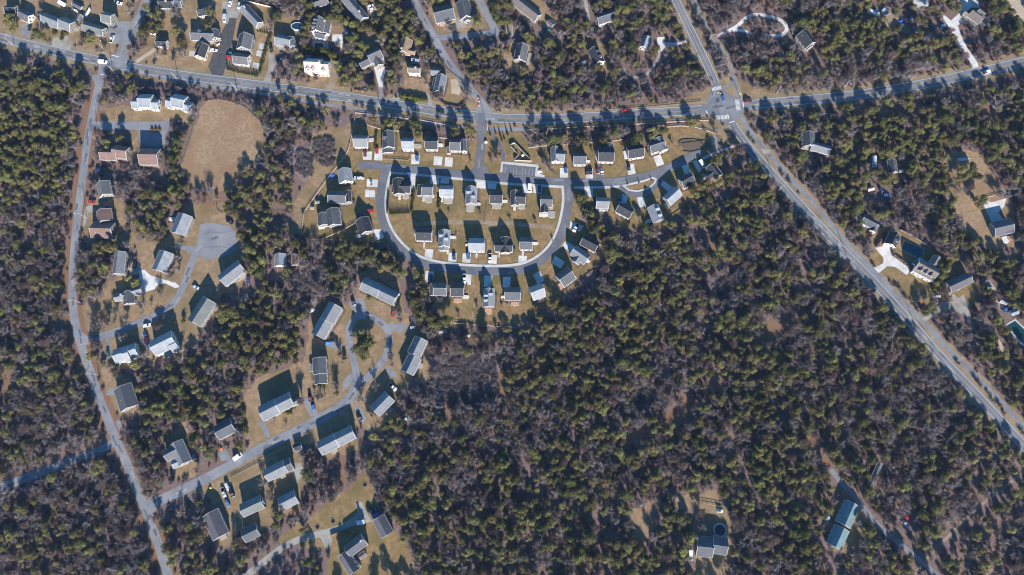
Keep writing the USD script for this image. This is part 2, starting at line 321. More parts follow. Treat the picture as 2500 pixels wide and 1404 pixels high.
drive([(812, 84), (838, 84), (838, 104), (834, 120), (830, 112), (822, 106), (811, 100)], 'concrete', 'white concrete pad beside the dormered house')
drive([(976, 220), (985, 232), (968, 250), (945, 246), (960, 238)], 'gravel', 'grey gravel drive mouth below the tan house')
drive([(1038, 222), (1048, 232), (1058, 248), (1060, 260), (1044, 256), (1046, 244)], 'gravel', 'pale gravel drive beside the conifer plot')
drive([(1100, 194), (1113, 193), (1127, 212), (1122, 232), (1103, 228)], 'sand', 'beige sandy yard beside the blue-grey cottage')
drive([(1112, 42), (1132, 46), (1134, 60), (1140, 68), (1116, 72), (1110, 60)], 'gravel', 'grey gravel drive between two northern houses')
drive([(1425, -6), (1432, 15), (1436, 50)], 'gravel', 'narrow pale gravel drive at the north edge', w=2.4)
drive([(1218, 60), (1235, 56), (1250, 52), (1254, 44), (1252, 90), (1245, 92), (1244, 66), (1222, 76)], 'gravel', 'gravel drive below the long hedge')
for p, wd in ((([(1755, 88), (1768, 80), (1782, 74), (1800, 64), (1812, 52), (1826, 40), (1842, 35), (1866, 37), (1896, 45), (1914, 54), (1922, 68), (1918, 80), (1904, 87), (1882, 89), (1866, 85)]), 2.3), ([(1782, 74), (1808, 73), (1834, 82)], 2.0)):
    drive(p, 'shell', 'white shell drive making a loop in the northern scrub', w=wd)
drive([(1604, 91), (1622, 90), (1622, 103), (1660, 104), (1680, 98), (1680, 104), (1650, 112), (1622, 116), (1612, 132), (1606, 128), (1612, 112), (1604, 106)], 'shell', 'white frosty track to the pale-roofed cabin')
drive([(1612, 128), (1603, 150), (1588, 172), (1575, 186), (1556, 190), (1538, 186), (1522, 168)], 'gravel', 'thin shaded track through the northern wood', w=1.7)
drive([(2337, -8), (2386, -8), (2393, 20), (2372, 18), (2358, 30), (2348, 45), (2358, 50), (2338, 62), (2346, 84), (2362, 118), (2385, 150), (2390, 165), (2374, 170), (2368, 150), (2340, 112), (2322, 74), (2302, 44), (2304, 36), (2322, 50), (2344, 30)], 'shell', 'white shell drive from the taupe house to the main road')
drive([(2222, -5), (2262, -5), (2272, 18), (2250, 14), (2244, 30), (2236, 28)], 'shell', 'white shell yard patch at the north edge')
drive([(2455, -5), (2500, -5), (2500, 55), (2482, 46), (2466, 24)], 'sand', 'pale oval riding ring in the north-east corner', 'riding_ring')
drive([(343, 704), (340, 680), (343, 662), (352, 658), (368, 673), (398, 682), (428, 690), (440, 700), (428, 704), (405, 692), (386, 695), (378, 706), (352, 714)], 'shell', 'white shell drive below the cul-de-sac')
drive([(318, 640), (340, 640), (346, 660), (340, 672), (318, 668)], 'terrace', 'shaded stone yard beside the grey two-storey house', 'patio')
drive([(2135, 604), (2152, 602), (2170, 590), (2174, 606), (2186, 622), (2222, 648), (2222, 660), (2214, 672), (2186, 652), (2166, 650), (2145, 667), (2133, 654), (2156, 643), (2157, 630)], 'concrete', 'bright white drive winding to the dormered estate')
drive([(2282, 754), (2300, 738), (2330, 735), (2312, 716), (2322, 712), (2340, 728), (2352, 718), (2362, 745), (2368, 772), (2374, 798), (2362, 778), (2340, 762), (2316, 756), (2296, 760), (2284, 772), (2258, 784), (2250, 778)], 'gravel', 'grey gravel drive of the lone grey house')
drive([(2396, 487), (2420, 494), (2457, 484), (2452, 504), (2436, 520), (2452, 536), (2424, 548), (2410, 520)], 'concrete', 'pale concrete drive above the slate house in the east')
drive([(2032, 1150), (2050, 1175), (2075, 1200), (2105, 1236), (2150, 1290), (2200, 1330), (2250, 1372), (2300, 1415)], 'path_asphalt', 'grey lane through the wood past the metal-roofed house', w=2.6)
drive([(2500, 1150), (2440, 1200), (2390, 1235), (2340, 1285), (2270, 1355), (2225, 1410)], 'dirt', 'thin dirt trail crossing the south-east wood', 'path', 1.5)
drive([(2450, 1350), (2430, 1380), (2405, 1410)], 'dirt', 'short dirt trail at the south-east edge', 'path', 1.6)
drive([(2400, 780), (2425, 815), (2450, 855), (2462, 884)], 'sand', 'sandy track in the east wood', 'path', 2.2)
drive([(2412, 690), (2432, 720), (2446, 745)], 'sand', 'sandy yard track beside the tractor', 'path', 3.5)
drive([(590, 1415), (640, 1375), (690, 1335), (740, 1312), (790, 1302), (830, 1290), (868, 1272), (884, 1244)], 'gravel', 'grey gravel drive to the angled farmhouse', w=3.6)
drive([(776, 1300), (800, 1292), (812, 1320), (800, 1345), (790, 1330)], 'gravel', 'gravel turning spot west of the angled farmhouse')
drive([(868, 1228), (882, 1224), (896, 1250), (908, 1274), (880, 1278)], 'gravel', 'pale gravel pad north of the angled farmhouse')
drive([(714, 1128), (735, 1130), (744, 1150), (726, 1180), (716, 1166), (712, 1150)], 'gravel', 'gravel court beside the grey block by the shed')
drive([(630, 1027), (642, 1023), (656, 1052), (660, 1066), (648, 1068)], 'path_asphalt', 'grey drive below the long two-step house')
drive([(534, 1105), (550, 1095), (565, 1118), (560, 1124), (540, 1126)], 'path_asphalt', 'grey drive below the shaded grey house')
drive([(848, 739), (872, 726), (888, 730), (900, 770), (880, 776), (866, 764)], 'path_asphalt', 'grey drive top of the oval turnaround')
drive([(940, 790), (990, 792), (998, 808), (975, 812), (952, 806)], 'path_asphalt', 'grey drive east of the oval turnaround')
drive([(796, 838), (818, 834), (832, 845), (820, 852), (798, 848)], 'path_asphalt', 'grey parking spot below the long block')
drive([(740, 972), (752, 966), (772, 1000), (780, 1014), (760, 1018), (748, 1000)], 'path_asphalt', 'grey drive with two pickup trucks')
drive([(864, 986), (880, 996), (896, 1022), (886, 1034), (868, 1012)], 'path_asphalt', 'grey drive south of the oval junction')
drive([(944, 893), (966, 910), (972, 925), (958, 920), (940, 908)], 'path_asphalt', 'short grey drive beside the small block')
drive([(838, 930), (850, 916), (866, 905), (862, 925), (852, 942), (836, 958)], 'path_asphalt', 'curving grey walk west of the oval junction', 'path')
drive([(257, 955), (280, 946), (286, 962), (260, 966)], 'path_asphalt', 'grey drive beside the large grey gabled house')
drive([(282, 1030), (292, 1024), (298, 1040), (290, 1052)], 'path_asphalt', 'grey drive stub on the west road')
drive([(345, 812), (360, 806), (372, 850), (366, 862), (348, 840)], 'path_asphalt', 'shaded drive beside the pale-blue house')
drive([(256, 830), (268, 826), (272, 870), (262, 875)], 'path_asphalt', 'narrow drive beside the white-roofed house')
drive([(404, 600), (470, 600), (482, 602), (466, 622), (452, 612)], 'path_asphalt', 'short grey drive on the cul-de-sac')
drive([(208, 505), (225, 500), (232, 515), (215, 520), (206, 560), (200, 560)], 'gravel', 'grey gravel drive with a red truck')
drive([(264, 58), (290, 52), (318, 52), (308, 88), (300, 108), (270, 106), (262, 85)], 'path_asphalt', 'grey drive and yard of the corner lot')
drive([(52, 60), (75, 56), (78, 75), (70, 92), (48, 82)], 'path_asphalt', 'grey drive of the white-gabled house')
drive([(130, 92), (165, 88), (178, 100), (170, 122), (126, 112)], 'gravel', 'gravel front yard beside the round bushes')
drive([(378, 121), (368, 128), (352, 138), (336, 149)], 'sand', 'sandy path to the tiny white cottage', 'path', w=2.6)
drive([(1736, 333), (1748, 331), (1754, 362), (1742, 372)], 'path_asphalt', 'pale path from the estate to the diagonal road', 'path')
drive([(1714, 384), (1760, 364), (1800, 352), (1801, 356), (1762, 369), (1718, 390)], 'sidewalk', 'thin white path to the diagonal road', 'path')
drive([(1858, 364), (1880, 363), (1882, 372), (1864, 376)], 'gravel', 'pale drive mouth on the bike path')
drive([(1462, 428), (1470, 412), (1464, 396), (1458, 380), (1462, 366), (1454, 368), (1454, 384), (1458, 400)], 'sidewalk', 'pale curved garden walk beside the slate house', 'path')
# estate: concrete parking pads (traced corners)
PADS = [((885, 371), (909, 370), (907, 391), (886, 390)), ((916, 363), (935, 363), (933, 392), (913, 391)), ((1005, 377), (1025, 378), (1023, 401), (1003, 401)), ((1060, 381), (1081, 383), (1078, 404), (1058, 403)), ((1087, 384), (1106, 385), (1104, 407), (1085, 406)),
        ((896, 437), (923, 439), (921, 457), (895, 456)), ((892, 463), (915, 465), (916, 482), (891, 481)), ((1003, 428), (1017, 429), (1012, 463), (1002, 462)), ((1051, 430), (1072, 432), (1071, 451), (1049, 448)), ((1077, 432), (1098, 434), (1096, 449), (1075, 447)),
        ((1165, 439), (1187, 441), (1185, 461), (1163, 459)), ((1190, 441), (1213, 443), (1211, 463), (1190, 460)), ((1276, 450), (1297, 452), (1300, 471), (1276, 471)), ((1302, 452), (1324, 455), (1322, 473), (1302, 471)), ((1367, 410), (1387, 411), (1386, 435), (1367, 434)),
        ((1430, 410), (1447, 411), (1448, 436), (1430, 436)), ((1454, 409), (1474, 410), (1475, 436), (1456, 435)), ((1528, 401), (1547, 400), (1552, 424), (1534, 428)), ((1595, 383), (1612, 378), (1622, 401), (1604, 407)), ((1618, 440), (1643, 458), (1632, 469), (1613, 452)), ((1555, 482), (1572, 480), (1579, 504), (1560, 507)),
        ((1519, 473), (1534, 479), (1529, 497), (1509, 493)), ((1427, 457), (1447, 458), (1448, 482), (1428, 481)), ((1690, 394), (1700, 391), (1713, 415), (1706, 423)), ((1663, 406), (1677, 401), (1687, 420), (1673, 428)), ((1393, 540), (1425, 552), (1416, 566), (1390, 556)),
        ((1038, 608), (1058, 609), (1055, 635), (1036, 633)), ((1095, 617), (1115, 618), (1114, 639), (1094, 638)), ((1130, 618), (1150, 620), (1148, 642), (1128, 640)), ((1195, 622), (1214, 623), (1212, 645), (1193, 643)), ((1266, 624), (1287, 625), (1285, 648), (1265, 648)),
        ((1039, 661), (1060, 663), (1057, 689), (1037, 688)), ((1134, 668), (1151, 669), (1149, 696), (1131, 694)), ((1182, 673), (1202, 673), (1200, 700), (1181, 700)), ((1228, 676), (1247, 676), (1245, 703), (1227, 702)), ((1301, 671), (1317, 662), (1330, 684), (1312, 694)), ((1355, 624), (1379, 640), (1369, 656), (1346, 642)), ((1380, 588), (1405, 603), (1397, 618), (1371, 602)), ((912, 560), (932, 560), (938, 580), (916, 588))]
for i, q in enumerate(PADS):
    DRV.append(W(q)); sheet('driveway', W(q), .0475 if 0 else .034 + .0003 * i, 'asphalt_new' if i == 16 else 'concrete', 'concrete parking pad beside an estate cottage' if i != 16 else 'dark asphalt parking pad with two cars')
# estate pavements: raised slabs along the inside of the loop
loop_ring = Polygon(np.vstack([smooth(at(np.array(LOOP + LOOPN[2:8][::-1])))]))
inner = Polygon(at(np.array([(948, 413), (1000, 413), (1060, 418), (1130, 425), (1190, 431), (1260, 438), (1330, 441), (1384, 445)] + LOOP[::-1][1:]))).buffer(0)
road_cut = unary_union([road_geo[10], road_geo[11], road_geo[9]])
walk = inner.difference(road_cut).buffer(-.12)
walk = walk.difference(walk.buffer(-1.5))
walk2 = line([(1404, 458), (1440, 458), (1490, 457), (1510, 455)], 1.5)
LOT_WALK = W([(1224, 394), (1314, 402), (1318, 424), (1330, 428), (1329, 433), (1306, 430), (1308, 408), (1228, 400), (1226, 420), (1221, 420)])
ISL = W([(1517, 452), (1540, 447), (1570, 440), (1594, 432), (1604, 436), (1600, 448), (1584, 462), (1556, 469), (1534, 466)])
for g, lab in ((walk, 'pale concrete pavement round the inside of the loop street'), (walk2, 'short pale pavement by the estate street bend'), (LOT_WALK, 'pale concrete pavement round the small car park'), (ISL.difference(ISL.buffer(-1.1)), 'pale kerb ring of the planted island')):
    DRV.append(g); sheet('pavement', g, .14, 'sidewalk', lab, thick=.16)
for q in (((634, 105), (649, 108), (644, 121), (631, 119)), ((628, 122), (644, 125), (640, 139), (625, 136)), ((618, 152), (635, 155), (631, 168), (615, 165)), ((463, 124), (476, 125), (474, 138), (461, 136))):
    DRV.append(W(q)); sheet('patio', W(q), .05, 'sidewalk', 'square pale paved patio beside the cream and white houses', thick=.06)
g = W([(762, 92), (800, 92), (802, 118), (760, 118)]); DRV.append(g); sheet('patio', g, .05, 'terrace', 'bluish stone terrace round the shaded pool', thick=.06)
DRVU = unary_union(DRV)

# grass and bare ground (natural edges)
LAWNS = [('lawn', 'mown olive-tan lawns of the estate', 'lawn', [[(866, 300), (1000, 322), (1068, 338), (1160, 350), (1165, 318), (1240, 312), (1272, 318), (1292, 362), (1375, 356), (1455, 350), (1500, 346), (1580, 333), (1625, 311), (1680, 308), (1745, 326), (1768, 348), (1745, 362), (1720, 380), (1748, 395), (1766, 425), (1742, 456), (1690, 487), (1655, 520), (1602, 566), (1588, 548), (1545, 562), (1500, 548), (1478, 520), (1445, 518), (1412, 500), (1425, 545), (1470, 585), (1470, 605), (1456, 642), (1412, 690), (1350, 745), (1265, 792), (1102, 796), (1056, 735), (1040, 690), (1010, 655), (930, 590), (850, 592), (758, 582), (738, 559), (742, 521), (798, 441), (820, 413), (847, 377), (854, 361)]]),
 ('field', 'round tan mown field beside the west pines', 'field_grass', [[(500, 247), (530, 243), (560, 247), (602, 264), (638, 298), (655, 345), (648, 376), (612, 410), (582, 440), (553, 482), (543, 470), (515, 478), (490, 470), (452, 432), (441, 410), (455, 370), (470, 330), (484, 280)]]),
 ('lawn', 'tan grass round the cul-de-sac houses', 'tan_grass', [[(385, 600), (425, 560), (440, 515), (475, 480), (540, 480), (560, 500), (545, 535), (575, 548), (592, 590), (604, 640), (604, 690), (545, 722), (530, 762), (482, 830), (440, 884), (400, 872), (345, 882), (300, 905), (262, 880), (250, 850), (200, 815), (192, 750), (215, 735), (250, 725), (262, 690), (300, 672), (330, 680), (345, 645), (330, 600), (300, 596), (225, 600), (225, 585), (290, 585), (310, 560), (340, 580)]]),
 ('lawn', 'tan grass round the oval turnaround', 'tan_grass', [[(882, 658), (905, 652), (962, 667), (990, 722), (988, 760), (1025, 800), (1050, 830), (1046, 935), (1005, 925), (978, 960), (962, 1012), (932, 1052), (905, 1060), (880, 1040), (860, 1050), (880, 1090), (850, 1110), (800, 1122), (770, 1080), (720, 1090), (745, 1130), (745, 1185), (735, 1250), (690, 1262), (640, 1300), (600, 1282), (560, 1330), (535, 1340), (510, 1210), (470, 1190), (520, 1150), (610, 1090), (590, 1010), (600, 955), (640, 915), (700, 900), (742, 880), (748, 820), (770, 740), (800, 730), (845, 742), (866, 730)]]),
 ('lawn', 'tan grass round the angled farmhouse', 'lawn', [[(895, 1152), (912, 1182), (925, 1232), (962, 1292), (1006, 1342), (1020, 1415), (800, 1415), (806, 1345), (780, 1345), (740, 1335), (705, 1320), (690, 1330), (680, 1310), (750, 1268), (812, 1222), (870, 1172)]]),
 ('lawn', 'brownish yards of the north-western houses', 'tan_grass', [[(-30, -20), (345, -20), (310, 60), (276, 132), (150, 105), (-30, 66)], [(376, -20), (580, -20), (668, 22), (670, 90), (662, 200), (540, 183), (330, 150), (352, 100), (385, 60)]]),
 ('lawn', 'small lawns of the northern houses', 'tan_grass', [[(664, 40), (720, 40), (735, 65), (740, 90), (735, 125), (664, 130)], [(740, 140), (832, 138), (834, 215), (780, 216), (740, 196)], [(812, 60), (840, 62), (838, 85), (812, 84)], [(880, 80), (925, 90), (920, 160), (880, 170)], [(985, 150), (1030, 160), (1062, 160), (1128, 195), (1165, 240), (1168, 272), (1040, 258), (985, 242)], [(1048, 20), (1165, -10), (1195, 70), (1062, 88)], [(1240, -10), (1320, -5), (1365, 60), (1340, 72), (1290, 45)], [(1222, 110), (1300, 110), (1310, 170), (1240, 178)], [(1430, 105), (1480, 108), (1490, 175), (1420, 165)]]),
 ('lawn', 'rough grass at the crossroads corners', 'tan_grass', [[(1765, 180), (1790, 200), (1800, 240), (1772, 226)], [(1800, 186), (1840, 215), (1900, 232), (1900, 240), (1810, 243)], [(1700, 225), (1730, 215), (1735, 255), (1650, 258)], [(1755, 292), (1772, 330), (1790, 350), (1768, 350), (1740, 325), (1690, 306), (1690, 298)]]),
 ('lawn', 'long tan lawn in the east', 'field_grass', [[(2300, 375), (2345, 365), (2400, 372), (2412, 410), (2462, 470), (2475, 500), (2480, 600), (2420, 610), (2340, 562), (2325, 500), (2300, 470), (2322, 450), (2302, 420)]]),
 ('lawn', 'green-tan lawns of the dormered estate', 'lawn', [[(2128, 575), (2160, 555), (2190, 558), (2272, 612), (2320, 640), (2300, 690), (2266, 745), (2230, 742), (2190, 690), (2150, 672), (2128, 640)], [(2318, 635), (2345, 640), (2388, 700), (2366, 762), (2296, 750)], [(2100, 550), (2130, 552), (2110, 590), (2098, 575)]]),
 ('meadow', 'bare tan meadow in the southern wood', 'field_grass', [[(1535, 1275), (1545, 1245), (1580, 1222), (1612, 1214), (1612, 1245), (1590, 1262), (1600, 1290), (1578, 1320), (1576, 1338), (1558, 1332)], [(1640, 1210), (1690, 1205), (1685, 1245), (1655, 1240)]]),
 ('lawn', 'scruffy yard round the southern wood house', 'tan_grass', [[(1692, 1205), (1745, 1200), (1778, 1235), (1790, 1280), (1782, 1360), (1700, 1400), (1690, 1300)], [(1700, 1360), (1780, 1360), (1770, 1410), (1696, 1410)]]),
 ('clearing', 'grassy clearing round the metal-roofed house', 'tan_grass', [[(2012, 1252), (2040, 1220), (2060, 1195), (2090, 1215), (2140, 1290), (2110, 1310), (2080, 1355), (2030, 1345), (2010, 1300)], [(2120, 1180), (2160, 1190), (2170, 1215), (2140, 1215)], [(2148, 1130), (2160, 1128), (2140, 1185), (2125, 1185)]]),
 ('clearing', 'orange-brown grassy clearings in the big wood', 'rust_litter', [[(1848, 812), (1862, 790), (1895, 772), (1935, 766), (1942, 790), (1912, 815), (1880, 842), (1852, 838)], [(1668, 942), (1694, 940), (1698, 1000), (1684, 1024), (1656, 1040), (1618, 1036), (1622, 1000), (1660, 985)], [(1722, 922), (1758, 914), (1764, 948), (1736, 962)], [(1526, 1062), (1578, 1030), (1590, 1052), (1552, 1084), (1508, 1096)], [(1212, 905), (1230, 902), (1238, 960), (1244, 1012), (1226, 995)], [(1088, 960), (1100, 955), (1098, 1030), (1086, 1030)], [(14, 905), (30, 880), (34, 940), (18, 990), (6, 980)], [(60, 950), (98, 960), (90, 985), (62, 972)], [(2230, 540), (2262, 538), (2258, 556), (2236, 560)], [(2390, 250), (2420, 262), (2450, 300), (2436, 310), (2400, 276)], [(700, 1130), (712, 1128), (716, 1180), (704, 1184)], [(824, 1120), (842, 1118), (846, 1176), (826, 1178)], [(1955, 1050), (1975, 1060), (2035, 1135), (2022, 1146), (1985, 1100)], [(1905, 625), (1918, 622), (1922, 660), (1910, 664)], [(1715, 560), (1728, 566), (1756, 620), (1742, 622)], [(1418, 150), (1434, 90), (1446, 92), (1440, 140), (1428, 160)]]),
 ('dirt_yard', 'brown dirt yard in the north-eastern wood', 'dirt', [[(2132, 22), (2165, 10), (2180, 40), (2212, 60), (2216, 82), (2185, 82), (2150, 62), (2138, 45)]]),
 ('bank', 'reddish brushy bank at the south of the tan field', 'rust_litter', [[(462, 480), (480, 472), (515, 480), (545, 476), (552, 494), (520, 503), (490, 500), (468, 496)]]),
 ('basin', 'bare dirt drainage basin in the estate', 'mulch', [[(1657, 342), (1670, 338), (1720, 342), (1732, 350), (1728, 362), (1690, 372), (1668, 370), (1658, 356)], [(1134, 806), (1150, 800), (1162, 830), (1180, 846), (1160, 865), (1140, 850)], [(660, 505), (690, 508), (700, 545), (668, 560)]]),
 ('scrub', 'pale dry scrub grass beside the estate fence', 'tan_grass', [[(762, 330), (860, 300), (852, 360), (846, 376), (818, 412), (796, 440), (740, 520), (735, 575), (700, 580), (716, 520), (726, 480), (755, 430), (760, 380)]]),
 ('lawn', 'thin yards beside the west road houses', 'tan_grass', [[(216, 362), (236, 366), (236, 400), (210, 410)], [(320, 320), (340, 320), (340, 400), (322, 400)], [(210, 480), (300, 480), (310, 540), (300, 590), (204, 592)], [(242, 900), (290, 895), (330, 950), (340, 1010), (300, 1020), (268, 1000)], [(402, 1075), (450, 1030), (478, 1080), (482, 1160), (440, 1175), (410, 1140)], [(250, 262), (420, 255), (470, 270), (470, 300), (415, 296), (256, 298)]])]
excl = []; k = 0
for name, lab, m, polys in LAWNS:
    g = unary_union([W(p) for p in polys]); excl.append((name, g)); k += 1
    g = rough(g, 1.3, seed=k)
    sheet(name, g, .0018 + .0004 * k, m, lab)
LAWNU = unary_union([g for n, g in excl if n not in ('clearing', 'scrub')])
CLEARU = unary_union([g for n, g in excl if n in ('clearing', 'scrub')])
# road verges
vg = unary_union([line(MAIN, 13), line(SE, 13), line(NORTH, 11.5), line([(1690, -8), (1718, 52), (1752, 108), (1780, 157), (1800, 232)], 5.5), line(NW, 8)])
vg2 = line([(1808, 284), (1842, 336), (1920, 425), (1998, 508), (2060, 586), (2120, 648), (2220, 752), (2310, 849), (2420, 956), (2530, 1075)], 6.6)
sheet('verge', rough(vg.union(vg2), .7, seed=41), .0105, 'verge_grass', 'tan grass verges along the main roads')
wv = line(WEST, 11); sheet('verge', rough(wv, .8, seed=43), .0110, 'rust_litter', 'rust-brown verge along the west road')
VERGE = unary_union([vg, vg2, wv])

# patches, seams and covers in the older paving
prng = np.random.default_rng(61)
def patches(paths, n, seed):
    rr = np.random.default_rng(seed); out = []
    for pts, w in paths:
        g = LineString(smooth(at(np.array(pts, float))))
        for k in range(max(2, int(g.length / n))):
            d = rr.uniform(0, g.length); c = np.array(g.interpolate(d).coords[0]); e = np.array(g.interpolate(min(g.length, d + .5)).coords[0]) - c; a = math.atan2(e[1], e[0]); o = rr.uniform(-.28, .28) * w
            q = shapely.affinity.rotate(shapely.box(-rr.uniform(.6, 3.8), -rr.uniform(.3, .9), rr.uniform(.6, 3.8), rr.uniform(.3, .9)), math.degrees(a) + rr.normal() * 5, origin=(0, 0)); out.append(shapely.affinity.translate(q, c[0] - math.sin(a) * o, c[1] + math.cos(a) * o))
    return rough(unary_union(out), .18, .7, seed)
OLD = [(WEST, 5), (OVAL_S, 5.6), (OVAL, 4), (CUL, 4.6), (NW, 5.2), (CLANE, 4.6), (SWR, 4.6), (MAIN, 6.6), (SE, 5.6)]
sheet('road_patch', patches(OLD, 17, 62).intersection(ROADU), .096, 'patch_dark', 'dark repair patches in the older roads')
sheet('road_patch', patches(OLD, 24, 63).intersection(ROADU), .0955, 'patch_pale', 'pale sandy worn patches on the older roads')
sheet('road_patch', patches([(LOOP, 4.9), (LOOPN, 4.9), (ENTRY, 5.2)], 30, 64).intersection(ROADU), .0965, 'path_asphalt', 'pale dusty scuffs on the estate streets')
sheet('bulb_seam', unary_union([LineString(smooth(at(np.array(q, float)))).buffer(.06) for q in ([(492, 572), (520, 566), (545, 569), (574, 562)], [(496, 606), (530, 600), (560, 607)], [(528, 552), (524, 580), (532, 606), (529, 626)])]), .0958, 'patch_dark', 'thin tarred seams on the cul-de-sac bulb')
# painted markings
def marks(name, pts, off, w, m, lab, cut=None):
    p = smooth(at(np.array(pts))); g = LineString(p)
    g = g.parallel_offset(abs(off), 'left' if off > 0 else 'right') if off else g
    g = g.buffer(w / 2, cap_style='flat')
    if cut is not None: g = g.difference(cut)
    return g
JUNC = unary_union([CROSS.buffer(2.5), line(WEST[:2], 9), line(NW[-2:], 9), line(ENTRY[:2], 9), line(CLANE[-3:], 8)])
sheet('centre_line', unary_union([marks('', p, 0, .24, '', '', JUNC) for p in (MAIN, SE, NORTH)]), .100, 'yellow_paint', 'yellow centre lines of the main roads')
sheet('edge_line', unary_union([marks('', p, s * (w / 2 - .55), .2, '', '', JUNC) for p, w in ((MAIN, 6.6), (SE, 5.6), (NORTH, 5.6)) for s in (1, -1)]), .101, 'white_paint', 'white edge lines of the main roads')
def crosswalk(a, b, n, depth, lab):
    a, b = at(np.array(a)), at(np.array(b)); d = (b - a) / np.linalg.norm(b - a); q = np.array([-d[1], d[0]])
    t = thing('crosswalk', lab, 'crosswalk', (0, 0, 0)); t.SetCustomDataByKey('kind', 'structure')
    for i in range(n):
        c = a + (b - a) * (i + .5) / n; h = np.linalg.norm(b - a) / n * .28
        g = Polygon([c + d * h + q * depth / 2, c - d * h + q * depth / 2, c - d * h - q * depth / 2, c + d * h - q * depth / 2])
        part(t, 'stripe', sheet_mesh(g, .104), 'white_paint')
crosswalk((1738, 219), (1761, 213), 8, 2.4, 'white striped crosswalk north of the crossroads')
crosswalk((1799, 243), (1803, 270), 9, 2.6, 'white striped crosswalk east of the crossroads')
crosswalk((1748, 287), (1780, 286), 9, 2.6, 'white striped crosswalk south of the crossroads')
crosswalk((318, 154), (312, 175), 7, 2.6, 'white striped crosswalk on the main road near the west road')
stops = [((1780, 300), (1793, 296)), ((1724, 270), (1727, 279)), ((1813, 250), (1816, 262)), ((246, 181), (262, 185)), ((273, 135), (290, 139))]
sheet('stop_line', unary_union([LineString(at(np.array(q))).buffer(.28, cap_style='flat') for q in stops]), .102, 'white_paint', 'white stop lines at the junctions')
bays = [((1246, 406), (1245, 423)), ((1254, 407), (1253, 424)), ((1261, 408), (1260, 425)), ((1277, 409), (1276, 427)), ((1284, 410), (1283, 427)), ((1292, 411), (1291, 428)), ((1300, 411), (1299, 428)), ((1236, 404), (1234, 421)), ((1227, 403), (1225, 420))]
bays += [((1228, 421 - 3.0 * i), (1234, 417 - 3.0 * i)) for i in range(5)]
sheet('bay_lines', unary_union([LineString(at(np.array(q))).buffer(.10, cap_style='flat') for q in bays]), .103, 'bay_paint', 'white bay lines of the small car park')
sheet('bay_symbol', Point(*at(np.array([1239.5, 411.0]))).buffer(.6), .105, 'blue_paint', 'round blue parking symbol in the small car park')
# ------------------------------------------------------------------ houses
HOUSES = []                                  # (key, world centre) for later
FOOT = []                                    # footprints (world) that trees keep clear of
def wing_frame(w):
    cx, cy, L, Wd, ang = w[:5]; roof = w[5]; eave = w[6] if len(w) > 6 else 2.9; pitch = w[7] if len(w) > 7 else 40
    a = math.radians(ang); d = np.array([math.cos(a), math.sin(a)]); q = np.array([-d[1], d[0]])
    zr = eave + .6
    A, B = at(np.array([(cx, cy) - d * L / 2, (cx, cy) + d * L / 2]), zr); C, D = at(np.array([(cx, cy) - q * Wd / 2, (cx, cy) + q * Wd / 2]), zr)
    c = (A + B) / 2; u = (B - A); Lm = np.linalg.norm(u); u /= Lm; v = np.array([-u[1], u[0]])
    Wm = abs((D - C) @ v)
    return c, u, v, Lm, Wm, roof, eave, pitch
def v3(p, z): return np.array([p[0], p[1], z])
def window(par, c, n, w=1.0, h=1.25, label=None):
    """frame board on the wall at c (3D), outward n (2D), with the pane as a child"""
    ang = math.atan2(n[1], n[0]) - math.pi / 2
    f = part(par, 'window', MB().box(c + v3(n * .04, 0), (w + .28, .1, h + .28), ang).mesh, 'trim')
    part(f, 'pane', MB().box(c + v3(n * .07, 0), (w, .1, h), ang).mesh, 'glass')
RN = random.Random(5)
